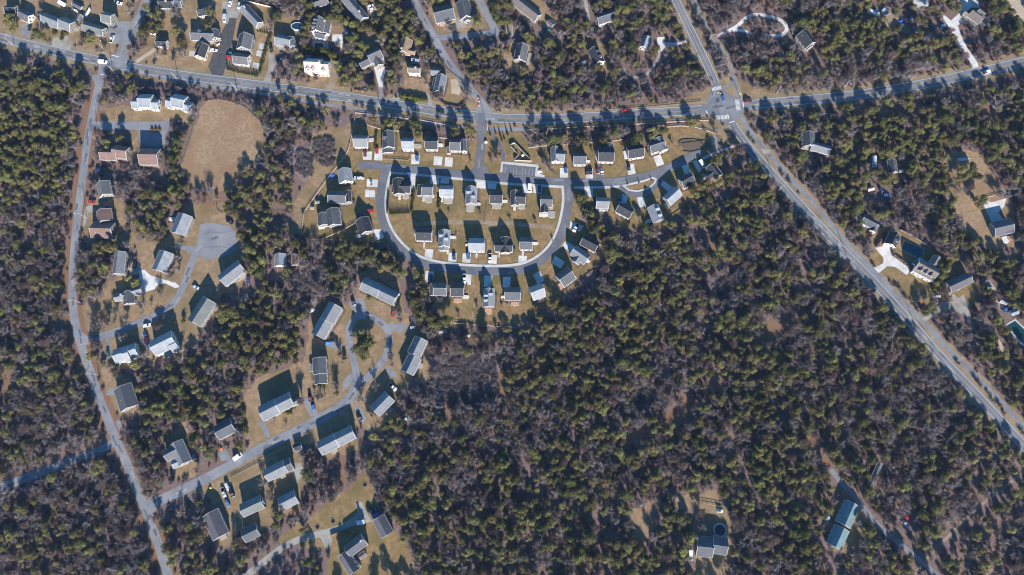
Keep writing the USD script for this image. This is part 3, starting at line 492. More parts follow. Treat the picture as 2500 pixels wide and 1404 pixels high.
def house(key, wall, wings, extra='', decks=(), dorm=(), chim=(), vents=1, cat='house', door=True, name='house', group=None, win=True):
    fr = [wing_frame(w) for w in wings]
    c0 = fr[0][0]
    lab = key + (', ' + extra if extra else '')
    t = thing(name, lab, cat, (c0[0], c0[1], 0), group=group)
    HOUSES.append((key, c0))
    for i, (c, u, v, L, Wd, roof, eave, pitch) in enumerate(fr):
        eave += .037 * i; c = c - c0
        FOOT.append(Polygon([c0 + c + u * a * L / 2 + v * b * Wd / 2 for a, b in ((1, 1), (1, -1), (-1, -1), (-1, 1))]))
        u3, vv = v3(u, 0), v3(v, 0); z3 = np.array([0, 0, 1.0]); hw, hl = Wd / 2 - .3, L / 2 - .25
        tp = math.tan(math.radians(pitch)); rise = Wd / 2 * tp
        o = v3(c, 0)
        part(t, 'wall', MB().prism([(-hw, 0), (hw, 0), (hw, eave + .3 * tp - .1), (0, eave + rise - .1), (-hw, eave + .3 * tp - .1)], o, vv, z3, -u3 * hl, u3 * hl).mesh, 'wall_' + wall)
        th = .2
        prof = [(-Wd / 2, eave), (0, eave + rise), (Wd / 2, eave), (Wd / 2 - .02, eave - th), (0, eave + rise - th * 1.2), (-Wd / 2 + .02, eave - th)]
        rf = part(t, 'roof', MB().prism(prof, o, vv, z3, -u3 * L / 2, u3 * L / 2).mesh, 'roof_' + roof)
        part(rf, 'ridge_cap', MB().prism([(-.16, -.13), (0, .05), (.16, -.13), (0, -.2)], o + z3 * (eave + rise), vv, z3, -u3 * (L / 2 + .01), u3 * (L / 2 + .01)).mesh, 'roof_' + ('g' if roof == 'd' else 'l' if roof in 'gnv' else roof))
        for s in (-1, 1):
            p2 = [(-Wd / 2 - .02, eave + .03), (0, eave + rise + .04), (Wd / 2 + .02, eave + .03), (Wd / 2 - .04, eave - .3), (0, eave + rise - .36), (-Wd / 2 + .04, eave - .3)]
            part(t, 'rake_board', MB().prism(p2, o, vv, z3, u3 * s * (L / 2 - .02), u3 * s * (L / 2 + .1)).mesh, 'trim')
            part(t, 'eave_board', MB().box(o + vv * s * (Wd / 2 + .03) + z3 * (eave - .1), (L - .1, .1, .22), math.atan2(u[1], u[0])).mesh, 'trim')
        if win:
            toc = -(c0 + c) / (np.linalg.norm(c0 + c) + 1e-6)
            for n, along, half, ext in ((v, u, hw, hl), (-v, u, hw, hl), (u, v, hl, hw), (-u, v, hl, hw)):
                if n @ toc < .12 and n[1] > -.6: continue
                cnt = max(1, int(ext * 2 / 2.6)); zs = [1.55] if eave < 4 else [1.5, 4.1]
                gable = along is v
                if gable and eave + rise > 5.5: zs = zs + [min(eave + .7, eave + rise - 1.6)]
                for z in zs:
                    m = max(1, cnt - 1) if (gable and z > eave) else cnt
                    if gable and z > eave: m = 1 if Wd < 8 else 2
                    for k in range(m):
                        off = (k + .5) / m * 2 - 1
                        if gable and z > eave: off *= .45
                        if door and z < 2 and not gable and k == cnt // 2 and n[1] < 0 and i == 0:
                            dd = part(t, 'door', MB().box(v3(c + n * (half + .03) + along * off * ext, 1.05), (1.0, .1, 2.1), math.atan2(n[1], n[0]) - math.pi / 2).mesh, 'door_paint'); continue
                        window(t, v3(c + n * half + along * off * ext, z), n)
        for k in range(vents if i == 0 else 0):
            a = RN.uniform(-.3, .3) * L; b = RN.choice((-1, 1)) * Wd * .22
            zz = eave + (Wd / 2 - abs(b)) * tp
            q = o + u3 * a + vv * b; part(t, 'roof_vent', MB().tube(q + z3 * (zz - .1), q + z3 * (zz + .35), .13, .13, 8).mesh, 'trim')
    for wi, a, side, dw, dm in dorm:                                   # wing, place along it (-1..1), side, width, material
        c, u, v, L, Wd, roof, eave, pitch = fr[wi]; c = c - c0; tp = math.tan(math.radians(pitch)); n = v * side
        b0 = Wd * .36; ze = eave + (Wd / 2 - b0) * tp; hgt = 1.5; o = v3(c + u * a * L / 2, 0); u3 = v3(u, 0); n3 = v3(n, 0); z3 = np.array([0, 0, 1.0])
        run = hgt / tp + dw * .3
        dp = part(t, 'dormer', MB().prism([(-dw / 2, ze - .4), (dw / 2, ze - .4), (dw / 2, ze + hgt), (0, ze + hgt + dw * .33), (-dw / 2, ze + hgt)], o, u3, z3, n3 * b0, n3 * max(.2, b0 - run - .6)).mesh, 'wall_' + dm)
        part(dp, 'dormer_roof', MB().prism([(-dw / 2 - .2, ze + hgt - .06), (0, ze + hgt + dw * .33 + .14), (dw / 2 + .2, ze + hgt - .06), (0, ze + hgt + dw * .33 + .02)], o, u3, z3, n3 * (b0 + .2), n3 * max(.1, b0 - run - .9)).mesh, 'roof_' + roof)
        part(dp, 'dormer_window', MB().box(v3(c + u * a * L / 2 + n * (b0 + .02), ze + .75), (dw * .5, .1, 1.0), math.atan2(n[1], n[0]) - math.pi / 2).mesh, 'glass')
    for wi, a, b in chim:
        c, u, v, L, Wd, roof, eave, pitch = fr[wi]; q = v3(c - c0 + u * a * L / 2 + v * b * Wd / 2, 0); top = eave + Wd / 2 * math.tan(math.radians(pitch)) + 1.0
        cp = part(t, 'chimney', MB().box(q + [0, 0, top / 2 + .4], (1.0, .8, top - .8), math.atan2(u[1], u[0])).mesh, 'brick')
        part(cp, 'chimney_cap', MB().box(q + [0, 0, top + .08], (1.2, 1.0, .18), math.atan2(u[1], u[0])).mesh, 'sidewalk')
    for dk in decks:
        cx, cy, w, h, ang = dk[:5]; m = dk[5] if len(dk) > 5 else 'deck_old'; zt = dk[6] if len(dk) > 6 else .55
        c, u, v, L, Wd, *_ = wing_frame((cx, cy, w, h, ang, 'g', zt)); c = c - c0; FOOT.append(Polygon([c0 + c + u * a * L / 2 + v * b * Wd / 2 for a, b in ((1, 1), (1, -1), (-1, -1), (-1, 1))]))
        d = part(t, 'deck', MB().box(v3(c, zt / 2), (L, Wd, zt), math.atan2(u[1], u[0])).mesh, m)
        part(d, 'step', MB().box(v3(c - v * np.sign(v[1]) * (Wd / 2 + .22), zt / 4), (1.3, .5, zt / 2), math.atan2(u[1], u[0])).mesh, m)
    return t
H = house
# north-west rows
H('shaded house in the north-west corner', 's', [(26, 22, 28, 20, 0, 'd')])
H('white-gabled house where the main road enters', 'w', [(61, 38, 28, 24, 25, 'v')], 'mauve-grey roof')
H('long grey house with a stepped roof', 's', [(125, 50, 46, 26, 22, 'l'), (161, 58, 32, 28, 22, 'l', 3.3)], 'behind three round bushes', decks=[(184, 66, 14, 14, 22)])
H('grey-green ranch house on the corner lot', 's', [(229, 70, 52, 23, 16, 'n')], 'white trim')
H('two-storey grey house on the northern side road', 's', [(262, 42, 26, 26, 12, 'n', 5)])
H('dark-roofed house east of the northern side road', 's', [(406, 8, 34, 22, 3, 'd', 3), (435, 6, 18, 20, 5, 'g', 2.8)], chim=[(0, .2, 0)])
H('tiny white cottage among bare shrubs', 'w', [(394, 104, 27, 17, 3, 'd', 2.6)], 'charcoal roof')
H('pink-fronted house by the gravel parking area', 'p', [(494, 27, 24, 20, -10, 'd')])
H('grey house with white dormers and porch', 's', [(495, 86, 56, 24, 3, 'v', 3), (524, 84, 22, 22, 80, 'g', 3.2)], dorm=[(0, -.3, 1, 2.6, 'w')], decks=[(500, 101, 40, 6, 3)])
H('charcoal house with a cream front', 'p', [(491, 123, 34, 26, -70, 'd', 3.6)], 'beside the dark new drive')
H('long pale-roofed house by the gravel parking area', 's', [(613, 38, 58, 24, 47, 'l', 3.6)], chim=[(0, -.7, .1)])
H('tall mauve-roofed house with three paved patios', 's', [(597, 102, 36, 34, -78, 'v', 5.2)])
H('white-walled house behind the small cone trees', 'w', [(589, 143, 38, 26, 6, 'v', 3.2)])
H('grey house south of the oval pool', 's', [(692, 99, 38, 26, 12, 'l', 3.8), (711, 103, 24, 20, 75, 'l', 3.4)], decks=[(690, 118, 22, 5, 12)])
H('white house with stepped grey roofs', 'w', [(777, 61, 34, 30, -78, 'v', 4.6), (797, 66, 30, 16, -78, 'g', 3.2), (782, 85, 26, 15, 12, 'g', 3)], 'arched gable and three dormers', dorm=[(0, -.5, 1, 1.8, 'w'), (0, 0, 1, 1.8, 'w'), (0, .5, 1, 1.8, 'w')], chim=[(1, .7, .6)])
H('large pink house with pale dormers', 'p', [(766, 160, 40, 36, 3, 'pk', 4.2, 44), (793, 164, 22, 32, 3, 'pk', 3.9, 43)], 'mauve ridge, brown dirt drive', dorm=[(0, -.55, -1, 2.4, 'w'), (0, .1, -1, 2.4, 'w'), (1, 0, -1, 2.4, 'w')], chim=[(0, .95, 0)])
H('grey gabled house above the white tapered drive', 's', [(915, 135, 34, 28, -25, 'v', 3.6), (921, 148, 26, 20, 65, 'v', 3.7), (891, 152, 28, 18, -27, 'g', 2.8)])
H('tan-roofed house in the pines', 'b', [(989, 112, 34, 28, -75, 't', 3.6), (1003, 127, 22, 16, 8, 't', 3)], chim=[(0, -.8, .2)])
H('very long pale-roofed house at the north edge', 's', [(866, 20, 72, 26, 50, 'l', 3.4)], chim=[(0, .55, .1)])
H('grey house shaded by tall pines at the edge', 's', [(783, 5, 36, 18, -18, 'v')])
H('broad grey house beside the shaded lane', 's', [(1084, 34, 48, 34, -14, 'g', 3.2)], decks=[(1092, 55, 40, 5, -14, 'deck_new')])
H('grey front-gabled house by the northern lane', 's', [(1134, 24, 42, 34, 76, 'g', 3.2), (1139, 42, 18, 18, 76, 'v', 3.1)])
H('long brown-grey ranch house at the north edge', 's', [(1286, 21, 72, 26, 38, 't2', 2.9)], 'near the long hedge')
H('grey-roofed house below the narrow gravel drive', 'w', [(1478, 42, 42, 24, -18, 'g', 3.3)])
H('grey house with a deck in the northern wood', 's', [(1272, 128, 40, 30, -78, 'v', 3.3)], decks=[(1291, 142, 30, 8, -75, 'deck_old')], chim=[(0, -.9, 0)])
H('charcoal-roofed white house in the northern wood', 'w', [(1456, 136, 38, 28, 66, 'd', 3.3)], dorm=[(0, -.4, 1, 2, 'w'), (0, .3, 1, 2, 'w')])
H('blue-grey cottage by the shaded lane mouth', 's', [(1074, 204, 42, 26, -78, 'l', 3.2), (1061, 206, 34, 12, -78, 'v', 2.6), (1064, 175, 20, 16, 5, 'l', 2.6)])
H('white-fronted cottage with a brick chimney', 'w', [(1011, 169, 30, 17, 4, 't2', 4.4)], chim=[(0, .3, 0)])
H('small shaded cottage behind the white-fronted one', 's', [(1014, 146, 18, 16, 10, 'l')])
H('pale-roofed cabin west of the north road', 'w', [(1575, 104, 28, 26, -70, 'w', 2.8)])
H('dark house beside the white loop drive', 's', [(1969, 95, 38, 34, 52, 'd', 4.2), (1972, 110, 18, 18, 52, 'g', 3)])
H('taupe house with stepped roofs', 's', [(2384, 40, 32, 24, 37, 't2', 3.2), (2406, 48, 20, 18, 37, 't2', 2.9), (2397, 30, 18, 15, 37, 't2', 3.3), (2361, 34, 14, 12, 37, 't', 2.5)], 'at the north-east shell drive')
# west side
H('silver-roofed duplex near the west road', 'w', [(355, 245, 32, 32, 2, 'w', 4.2, 36), (333, 252, 20, 25, 2, 'w', 3.0, 36), (377, 254, 20, 25, 2, 'w', 3.0, 36)], 'stepped in three')
H('silver-roofed duplex beside the tan field', 'w', [(437, 246, 32, 32, 12, 'w', 4.2, 36), (416, 250, 18, 25, 12, 'w', 3.0, 36), (458, 260, 20, 25, 12, 'w', 3.0, 36)], 'stepped in three')
H('brown-roofed house with a gabled cross wing', 'b', [(266, 376, 40, 28, 2, 'b', 3.2), (295, 371, 34, 30, 8, 'b', 4.2)], 'below the car park')
H('brown-roofed block below the car park', 'b', [(365, 382, 46, 40, 1, 'b', 4.6, 36)], 'white windows on its end wall')
H('grey-green house with white gables', 's', [(254, 461, 34, 34, 78, 'n', 4.2)], 'on the west road', decks=[(256, 481, 20, 6, 10)])
H('brown-roofed house in two linked wings', 'b', [(250, 561, 52, 38, 2, 'b', 3.8, 36), (254, 527, 30, 38, 84, 'b', 3.8, 36)], 'on the west road')
H('grey two-storey house beside the shaded stone yard', 's', [(290, 642, 54, 28, 96, 'l', 4.8), (294, 642, 46, 12, 96, 'v', 3.2)], decks=[(316, 640, 34, 6, 96, 'deck_new')])
H('pale-roofed block above the shell drive', 's', [(396, 638, 50, 36, 113, 'w', 4.6, 32)], 'white windows facing east')
H('pale-roofed block at the cul-de-sac', 's', [(442, 547, 50, 36, 113, 'w', 4.6, 32)], 'white windows facing east', decks=[(420, 534, 8, 18, 100, 'trim')])
H('grey cottage with two side wings', 's', [(313, 727, 30, 28, 84, 'g', 3.4), (292, 725, 26, 17, -14, 'l', 2.8), (330, 711, 32, 18, -16, 'l', 2.8)], 'below the shell drive', chim=[(1, .6, .2)])
H('long weathered grey block west of the pines', 's', [(492, 760, 68, 38, -57, 'n', 4.4, 33)])
H('pale-blue house with a glazed sunroom', 'w', [(398, 838, 58, 40, -26, 'w', 4.4, 36), (424, 842, 18, 34, -26, 'w', 3.4, 34), (408, 862, 16, 18, -26, 'm', 2.3, 20)])
H('white-roofed house in three stepped bays', 'w', [(306, 862, 58, 34, -18, 'w', 3.8, 36), (309, 864, 14, 38, -18, 'w', 4.5, 34)], 'near the west road junction')
H('grey block with tree shadows on its roof', 's', [(565, 667, 62, 34, -38, 'l', 4.4, 34)], decks=[(590, 676, 30, 6, -38)])
H('white-and-blue cabin behind the pines', 'w', [(683, 634, 29, 28, 90, 'w', 3, 34)], decks=())
H('small brown cabin behind the pines', 'b', [(719, 634, 26, 17, 90, 'b', 2.7, 34)])
H('pale two-part block north of the oval', 'w', [(906, 701, 46, 34, 25, 'l', 4.4, 34), (946, 720, 46, 34, 25, 'l', 4.2, 34)], 'skylights and dark rear slope')
H('long two-storey block west of the oval', 's', [(808, 764, 46, 36, -60, 'l', 4.8, 33), (786, 801, 44, 36, -60, 'l', 4.5, 33)], 'row of white windows')
H('long blue-grey block east of the oval', 's', [(1019, 846, 44, 34, -64, 'l', 4.6, 33), (1003, 890, 44, 34, -64, 'l', 4.3, 33)], decks=[(1025, 892, 14, 10, -64)])
H('grey block south-west of the oval', 's', [(780, 893, 40, 34, 88, 'g', 4.6, 30), (782, 924, 26, 32, 88, 'g', 4.2, 30), (760, 898, 16, 8, 88, 'l', 2.4, 15)])
H('long two-step house facing the worn street', 's', [(656, 1001, 44, 38, -27, 'l', 4.4, 33), (694, 982, 40, 36, -27, 'l', 4.6, 33), (720, 982, 18, 16, -27, 'l', 3)], 'three dark bushes along its front')
H('small grey block south-east of the oval', 's', [(933, 986, 52, 34, -46, 'l', 4.2, 34)], decks=[(950, 1001, 16, 12, -46)])
H('long grey block south of the worn street', 's', [(800, 1085, 46, 36, -27, 'l', 4.4, 33), (842, 1064, 46, 34, -27, 'l', 4.3, 33)], decks=[(816, 1102, 18, 8, -27)])
H('grey house with a cluttered yard', 's', [(548, 1047, 46, 36, -28, 'g', 3.6, 34)], 'north of the worn street')
H('large grey gabled house on the west road', 's', [(306, 970, 56, 48, 72, 'g', 3.6, 28)], 'white rear windows', decks=())
H('pyramid-like grey house in the southern pines', 's', [(440, 1106, 56, 36, 66, 'l', 3.2, 36), (418, 1106, 34, 28, -28, 'v', 3), (438, 1127, 40, 22, -22, 'w', 2.6, 24)])
H('long grey house with a gravel court', 's', [(672, 1150, 54, 32, -27, 'l', 3.8, 33), (702, 1136, 20, 30, -27, 'g', 3.6, 33)], decks=[(690, 1162, 14, 10, -27)])
H('grey-green two-level house in the south', 's', [(614, 1236, 56, 34, -25, 'n', 3.8, 32), (634, 1226, 18, 18, -25, 'n', 3.2)])
H('grey house under mottled tree shade', 's', [(703, 1222, 44, 34, -27, 'l', 3.2, 33)], 'in the south')
H('large dark-grey house in the south-west', 's', [(525, 1281, 64, 44, 66, 'v', 3.6, 28)], decks=[(545, 1312, 10, 16, 66)])
H('grey cottage half under bare branches', 's', [(611, 1301, 40, 34, -26, 'g', 3.2, 33)], 'in the south')
H('angled weathered farmhouse with cross wings', 's', [(868, 1332, 52, 32, -37, 'g', 4.2), (851, 1374, 54, 32, 58, 'v', 4), (866, 1383, 24, 18, -35, 't2', 2.8, 25), (884, 1356, 18, 14, -35, 't2', 2.4, 20)], chim=[(0, .8, 0)])
H('weathered barn beside parked blue trucks', 's', [(934, 1285, 48, 34, 62, 'v', 3.2, 32)], 'solar strip on its roof')
H('broad mauve-roofed house in the southern wood', 's', [(1721, 1335, 40, 50, 6, 'g', 3.8, 32), (1758, 1332, 36, 44, 8, 'g', 3.9, 32)], 'round pool in its yard')
H('teal metal-roofed house by the wood lane', 'w', [(2071, 1255, 58, 40, -66, 'm', 3.2, 33), (2047, 1312, 50, 40, -66, 'm', 3.1, 33)], 'two pale bright eaves', win=True)
H('long narrow shed in the south-east wood', 'b', [(2138, 1158, 60, 13, -66, 'v', 2.6, 24)], cat='shed', door=False)
# east side
H('grey L-shaped house in the eastern wood', 's', [(1974, 340, 34, 32, 86, 'g', 4), (2004, 361, 46, 22, 16, 'l', 3.2)], decks=[(1974, 359, 28, 10, 10)])
H('slate-roofed house above the long east lawn', 's', [(2449, 555, 48, 36, -13, 'v', 3.2, 30)], 'red deck on its south', decks=[(2456, 584, 14, 16, -13, 'trim'), (2466, 580, 10, 9, -13, 'deck_new')])
H('small white cottage with terrace and gables', 'w', [(2124, 542, 38, 22, 28, 'g', 3.2), (2136, 556, 20, 16, -62, 'g', 3)], 'east of the diagonal road', decks=[(2098, 530, 18, 12, 28, 'trim')])
H('grey-shaded house in the eastern wood', 's', [(2180, 405, 32, 22, 80, 'g', 2.8)])
H('black-roofed white garage above the bright drive', 'w', [(2181, 584, 32, 30, -66, 'd', 3.4)], 'sunlit white side', dorm=[(0, 0, -1, 2, 'w')])
H('dormered taupe estate house', 'w', [(2262, 658, 54, 36, 28, 't2', 4.4), (2284, 637, 24, 20, -60, 't2', 3.8), (2242, 640, 24, 14, -36, 'g', 3)], 'three dormers and a white porch', dorm=[(0, -.5, -1, 2.2, 'w'), (0, 0, -1, 2.2, 'w'), (0, .5, -1, 2.2, 'w')], decks=[(2242, 670, 34, 8, 28, 'trim')])
H('lone grey house east of the estate', 's', [(2344, 689, 58, 28, -25, 'v', 3, 30)], decks=[(2340, 702, 14, 10, -25)])
# the estate: north row
S = dict(group=None)
H("westernmost cottage of the estate's north row", 'p', [(881, 344, 34, 28, 1, 'l', 3.6, 45)], decks=[(904, 340, 8, 22, 90, 'sidewalk')])
H("front-gabled cottage of the estate's north row", 's', [(948, 341, 40, 29, 88, 'g', 3.6, 42), (946, 366, 12, 26, 88, 'g', 2.6, 18)], dorm=[(0, -.2, -1, 2, 's')])
H("silver-roofed cottage of the estate's north row", 'w', [(996, 350, 27, 28, 1, 'w', 3.8, 45)], decks=[(1015, 355, 10, 26, 92)])
H("charcoal cottage of the estate's north row", 'p', [(1054, 350, 31, 28, 1, 'd', 3.6, 45)], decks=[(1073, 353, 8, 14, 90, 'trim')])
H('cottage nearest the estate entrance road', 'p', [(1112, 353, 26, 28, 2, 'g', 3.6, 45), (1132, 355, 28, 15, 88, 'g', 3.5, 42), (1095, 366, 16, 10, 88, 't2', 2.4, 20)])
# west leg
H('silver-gabled cottage beside the stored boat', 'w', [(842, 429, 32, 34, 82, 'w', 3.6, 40)], decks=[(858, 436, 6, 18, 90)])
H('long slate cottage west of the loop street', 's', [(824, 481, 44, 28, 3, 'g', 3.6, 42), (851, 479, 28, 14, 88, 'd', 3.4, 40)], decks=[(832, 494, 46, 5, 3)])
H('big L-shaped grey house west of the loop', 's', [(814, 530, 40, 34, 84, 'g', 4.2, 38), (790, 535, 30, 30, 86, 'g', 3.4, 34)], 'white terrace', decks=[(786, 550, 22, 12, -20, 'trim')])
H("charcoal cottage by the loop's west bend", 's', [(889, 551, 36, 34, 72, 'd', 3.6, 40)], decks=[(884, 572, 30, 8, -20, 'trim')])
# inside the loop, north side
H('charcoal cross-gabled cottage inside the loop', 's', [(973, 455, 38, 28, 88, 'd', 3.6, 40), (990, 458, 26, 24, 2, 'd', 3.5, 40), (960, 460, 18, 10, 88, 'd', 2.8, 25)], 'by the north-west bend', decks=[(990, 478, 16, 12, 0), (975, 478, 6, 12, 0, 'concrete')])
H('grey cottage with a lower side wing', 's', [(1044, 462, 27, 28, 1, 'g', 3.6, 42), (1024, 464, 26, 12, 92, 'd', 3, 30)], 'inside the loop', decks=[(1046, 487, 18, 12, 0), (1034, 483, 6, 10, 0, 'concrete'), (1048, 478, 24, 7, 0, 'trim')])
H('silver cottage with a wooden pergola deck', 'w', [(1090, 466, 33, 27, 1, 'w', 3.6, 42)], 'inside the loop', decks=[(1094, 487, 22, 18, 2), (1079, 485, 5, 10, 0, 'concrete')])
H('pale front-gabled cottage facing the entrance road', 's', [(1150, 477, 42, 28, 92, 'w', 3.8, 42)], 'long ridge', dorm=[(0, -.3, -1, 2.2, 's'), (0, .2, 1, 2.2, 's')], decks=[(1148, 508, 20, 14, 2), (1165, 497, 7, 12, 90, 'trim')])
H('charcoal cottage between two concrete pads', 's', [(1212, 481, 30, 30, 2, 'd', 3.6, 42)], 'inside the loop', decks=[(1212, 503, 22, 9, 2), (1229, 490, 6, 16, 90, 'trim')])
H('charcoal L-shaped cottage inside the loop', 's', [(1257, 483, 36, 20, 92, 'g', 3.6, 42), (1271, 484, 24, 26, 2, 'd', 3.5, 40)], decks=[(1273, 503, 18, 12, 2), (1256, 505, 6, 10, 0, 'concrete')])
H('grey cross-gabled cottage at the loop corner', 's', [(1334, 491, 28, 28, 2, 'g', 3.6, 42), (1329, 506, 26, 20, 90, 'd', 3.4, 40)], 'with a side deck', decks=[(1347, 522, 16, 16, 0), (1346, 504, 10, 14, 0, 'deck_new'), (1328, 522, 24, 10, 0, 'trim')])
# north-east row
H('pale blue-grey cottage with a front gable', 'p', [(1355, 376, 36, 20, 88, 'l', 3.8, 42), (1369, 380, 20, 28, 2, 'l', 3.6, 40)], 'north of the street')
H('charcoal cottage above two black cars', 'p', [(1416, 387, 31, 28, 1, 'g', 3.6, 45)], decks=[(1432, 392, 5, 14, 90, 'trim')])
H('broad slate cottage beside a curved walk', 'p', [(1480, 378, 38, 32, 1, 'd', 3.8, 42), (1488, 362, 24, 22, 88, 'g', 3.6, 38)], 'north of the street')
H('charcoal cottage with white front windows', 'p', [(1552, 369, 40, 30, -9, 'd', 3.8, 42)], 'in the north-east row', decks=[(1528, 376, 10, 18, -9, 'trim')])
H('many-gabled light grey cottage', 'p', [(1604, 355, 38, 28, -18, 'g', 3.6, 40), (1614, 352, 34, 24, 62, 'l', 3.7, 40), (1600, 344, 20, 18, 62, 'g', 3.5, 40)], 'at the north-east end of the row')
H('charcoal L-shaped cottage at the street end', 's', [(1744, 417, 36, 24, 52, 'd', 3.6, 40), (1734, 427, 20, 18, -35, 'd', 3.4, 38)], decks=[(1728, 434, 12, 14, 52)])
H('charcoal cottage with a sunlit tan gable', 'p', [(1677, 440, 32, 28, -29, 'd', 3.8, 42)], 'east of the planted island', decks=[(1686, 455, 10, 8, -29, 'deck_new')])
H('silver-roofed cottage south-east of the island', 's', [(1642, 478, 38, 29, -42, 'w', 3.6, 40)], decks=[(1628, 501, 16, 8, 40)])
H('pale cottage with two shadowed dormers', 's', [(1601, 521, 40, 28, 68, 'w', 3.6, 40)], 'south of the island', dorm=[(0, -.4, 1, 2.2, 's'), (0, .4, 1, 2.2, 's')], decks=[(1587, 538, 8, 14, 70, 'trim')])
H('charcoal cottage by the forest edge', 'p', [(1526, 513, 38, 27, 28, 'd', 3.6, 40)], 'south-west of the island')
H("grey cottage south of the street's bend", 's', [(1471, 495, 31, 27, 2, 'l', 3.6, 42)], decks=[(1470, 512, 26, 5, 2, 'trim')])
# inside the loop, south side
H('charcoal cottage at the inner south-west', 'p', [(1035, 572, 40, 30, 1, 'd', 3.6, 42)], 'inside the loop', decks=[(1015, 572, 5, 8, 90, 'trim')])
H('pale front-gabled cottage with side steps', 'p', [(1084, 582, 40, 29, 92, 'w', 3.7, 42), (1083, 604, 14, 24, 92, 'w', 2.8, 20)], 'inside the loop', dorm=[(0, -.3, -1, 2.2, 's'), (0, .1, 1, 2.2, 's')], decks=[(1102, 578, 6, 20, 90, 'trim')])
H('silver cottage with a white front porch', 'w', [(1164, 597, 38, 32, 1, 'w', 3.6, 40)], 'in the inner south row', decks=[(1141, 597, 5, 10, 90, 'trim')])
H('charcoal cross-gabled cottage of the inner south row', 'p', [(1233, 598, 38, 24, 90, 'd', 3.6, 40), (1230, 602, 44, 24, 1, 'd', 3.4, 38)], decks=())
H('small grey cottage of the inner south row', 'p', [(1285, 594, 31, 30, 1, 'g', 3.6, 42)], 'nearest the east bend', decks=[(1305, 593, 6, 14, 90, 'trim')])
# outer south row
H('grey cottage with a brick-red deck and wing', 's', [(1075, 706, 30, 31, 1, 'g', 3.6, 42), (1055, 707, 28, 12, 91, 'v', 3, 30)], 'in the outer south row', decks=[(1074, 731, 16, 12, 2, 'deck_new')])
H('charcoal cottage with a wide red deck', 's', [(1117, 707, 32, 33, 1, 'd', 3.6, 42)], 'in the outer south row', decks=[(1117, 733, 20, 10, 2, 'deck_new'), (1136, 724, 8, 14, 90, 'trim')])
H('pale long-ridged cottage with a red deck', 's', [(1193, 727, 44, 28, 91, 'w', 3.7, 42)], 'in the outer south row', dorm=[(0, -.2, -1, 2.2, 's'), (0, .3, -1, 2.2, 's'), (0, -.4, 1, 2.2, 's')], decks=[(1192, 759, 17, 14, 1, 'deck_new')])
H('grey cottage with a white side stair', 's', [(1252, 717, 38, 32, 1, 'g', 3.6, 42)], 'in the outer south row', decks=[(1257, 741, 20, 9, 1, 'deck_new'), (1231, 724, 5, 16, 90, 'trim')])
H('tilted silver cottage under tree shade', 's', [(1312, 712, 34, 34, -21, 'w', 3.6, 42)], 'at the end of the outer south row', decks=[(1320, 733, 18, 8, -21, 'deck_new')])
H('grey cottage on the outer east bend', 'p', [(1381, 676, 36, 36, -36, 'g', 3.6, 42)], 'with a red deck', decks=[(1368, 699, 16, 12, 36, 'deck_new'), (1401, 674, 6, 12, -36, 'trim')])
H('cross-gabled grey cottage on the east bend', 's', [(1417, 622, 42, 28, 35, 'l', 3.6, 40), (1411, 631, 24, 20, -55, 'l', 3.4, 38)], decks=[(1433, 635, 8, 12, -55, 'trim')])
H('charcoal cottage nearest the eastern pines', 'p', [(1440, 594, 42, 27, 27, 'd', 3.6, 40)], 'outside the east bend', decks=[(1467, 600, 10, 8, 27, 'deck_new')])
# sheds and small buildings
def shed(key, cx, cy, L, Wd, ang, roof, wall='s', eave=2.1, cat='shed'): H(key, wall, [(cx, cy, L, Wd, ang, roof, eave, 30)], cat=cat, name='shed', vents=0, win=False)
shed('small grey shed east of the ranch house', 1345, 56, 16, 12, 38, 'g')
shed('tiny white shed beside the charcoal-roofed white house', 1426, 150, 11, 9, -20, 'w', 'w', 1.9)
shed('white box shed in the dirt yard', 2165, 24, 16, 14, 30, 'w', 'w')
shed('dark bent-roofed shed beside the dirt yard', 2238, 72, 18, 10, 20, 'v')
shed('small tan-roofed shed in the north-eastern wood', 2272, 89, 9, 8, 10, 't')
shed('grey corrugated shed behind the long stepped house', 187, 12, 26, 10, 28, 'v')
shed('pale little shed between the north-west houses', 192, 42, 16, 12, -60, 'l')
shed('dark shed below the worn street', 726, 1091, 20, 18, -20, 'd')
shed('light shed beside the oval east block', 1008, 797, 12, 10, 0, 'l')
shed('blue-tarp-roofed shed at the thicket edge', 1080, 808, 16, 9, -10, 'l')
shed('tiny play cabin by the estate fence', 774, 492, 9, 8, 0, 'l', 'w', 1.6)
shed('tiny wooden hut by the estate fence', 762, 506, 8, 9, 0, 't', 's', 1.6)
shed('white well house in the east wood', 2292, 721, 10, 8, 0, 'w', 'w', 1.8)
shed('white pool house by the teal pool', 2478, 762, 18, 14, -20, 'w', 'w', 2.6)
shed('white-roofed shed among the eastern clutter', 2453, 736, 18, 10, 25, 'w', 'w')
shed('small cream-roofed camper hut in the eastern wood', 2127, 460, 16, 10, -15, 'pk', 'w', 2.0)
shed('little grey annex in the eastern wood', 2202, 416, 10, 8, 0, 'l')
shed('small gabled shed behind the wood house', 1014, 130, 8, 8, 0, 'l') if False else None
FOOTU = unary_union(FOOT)

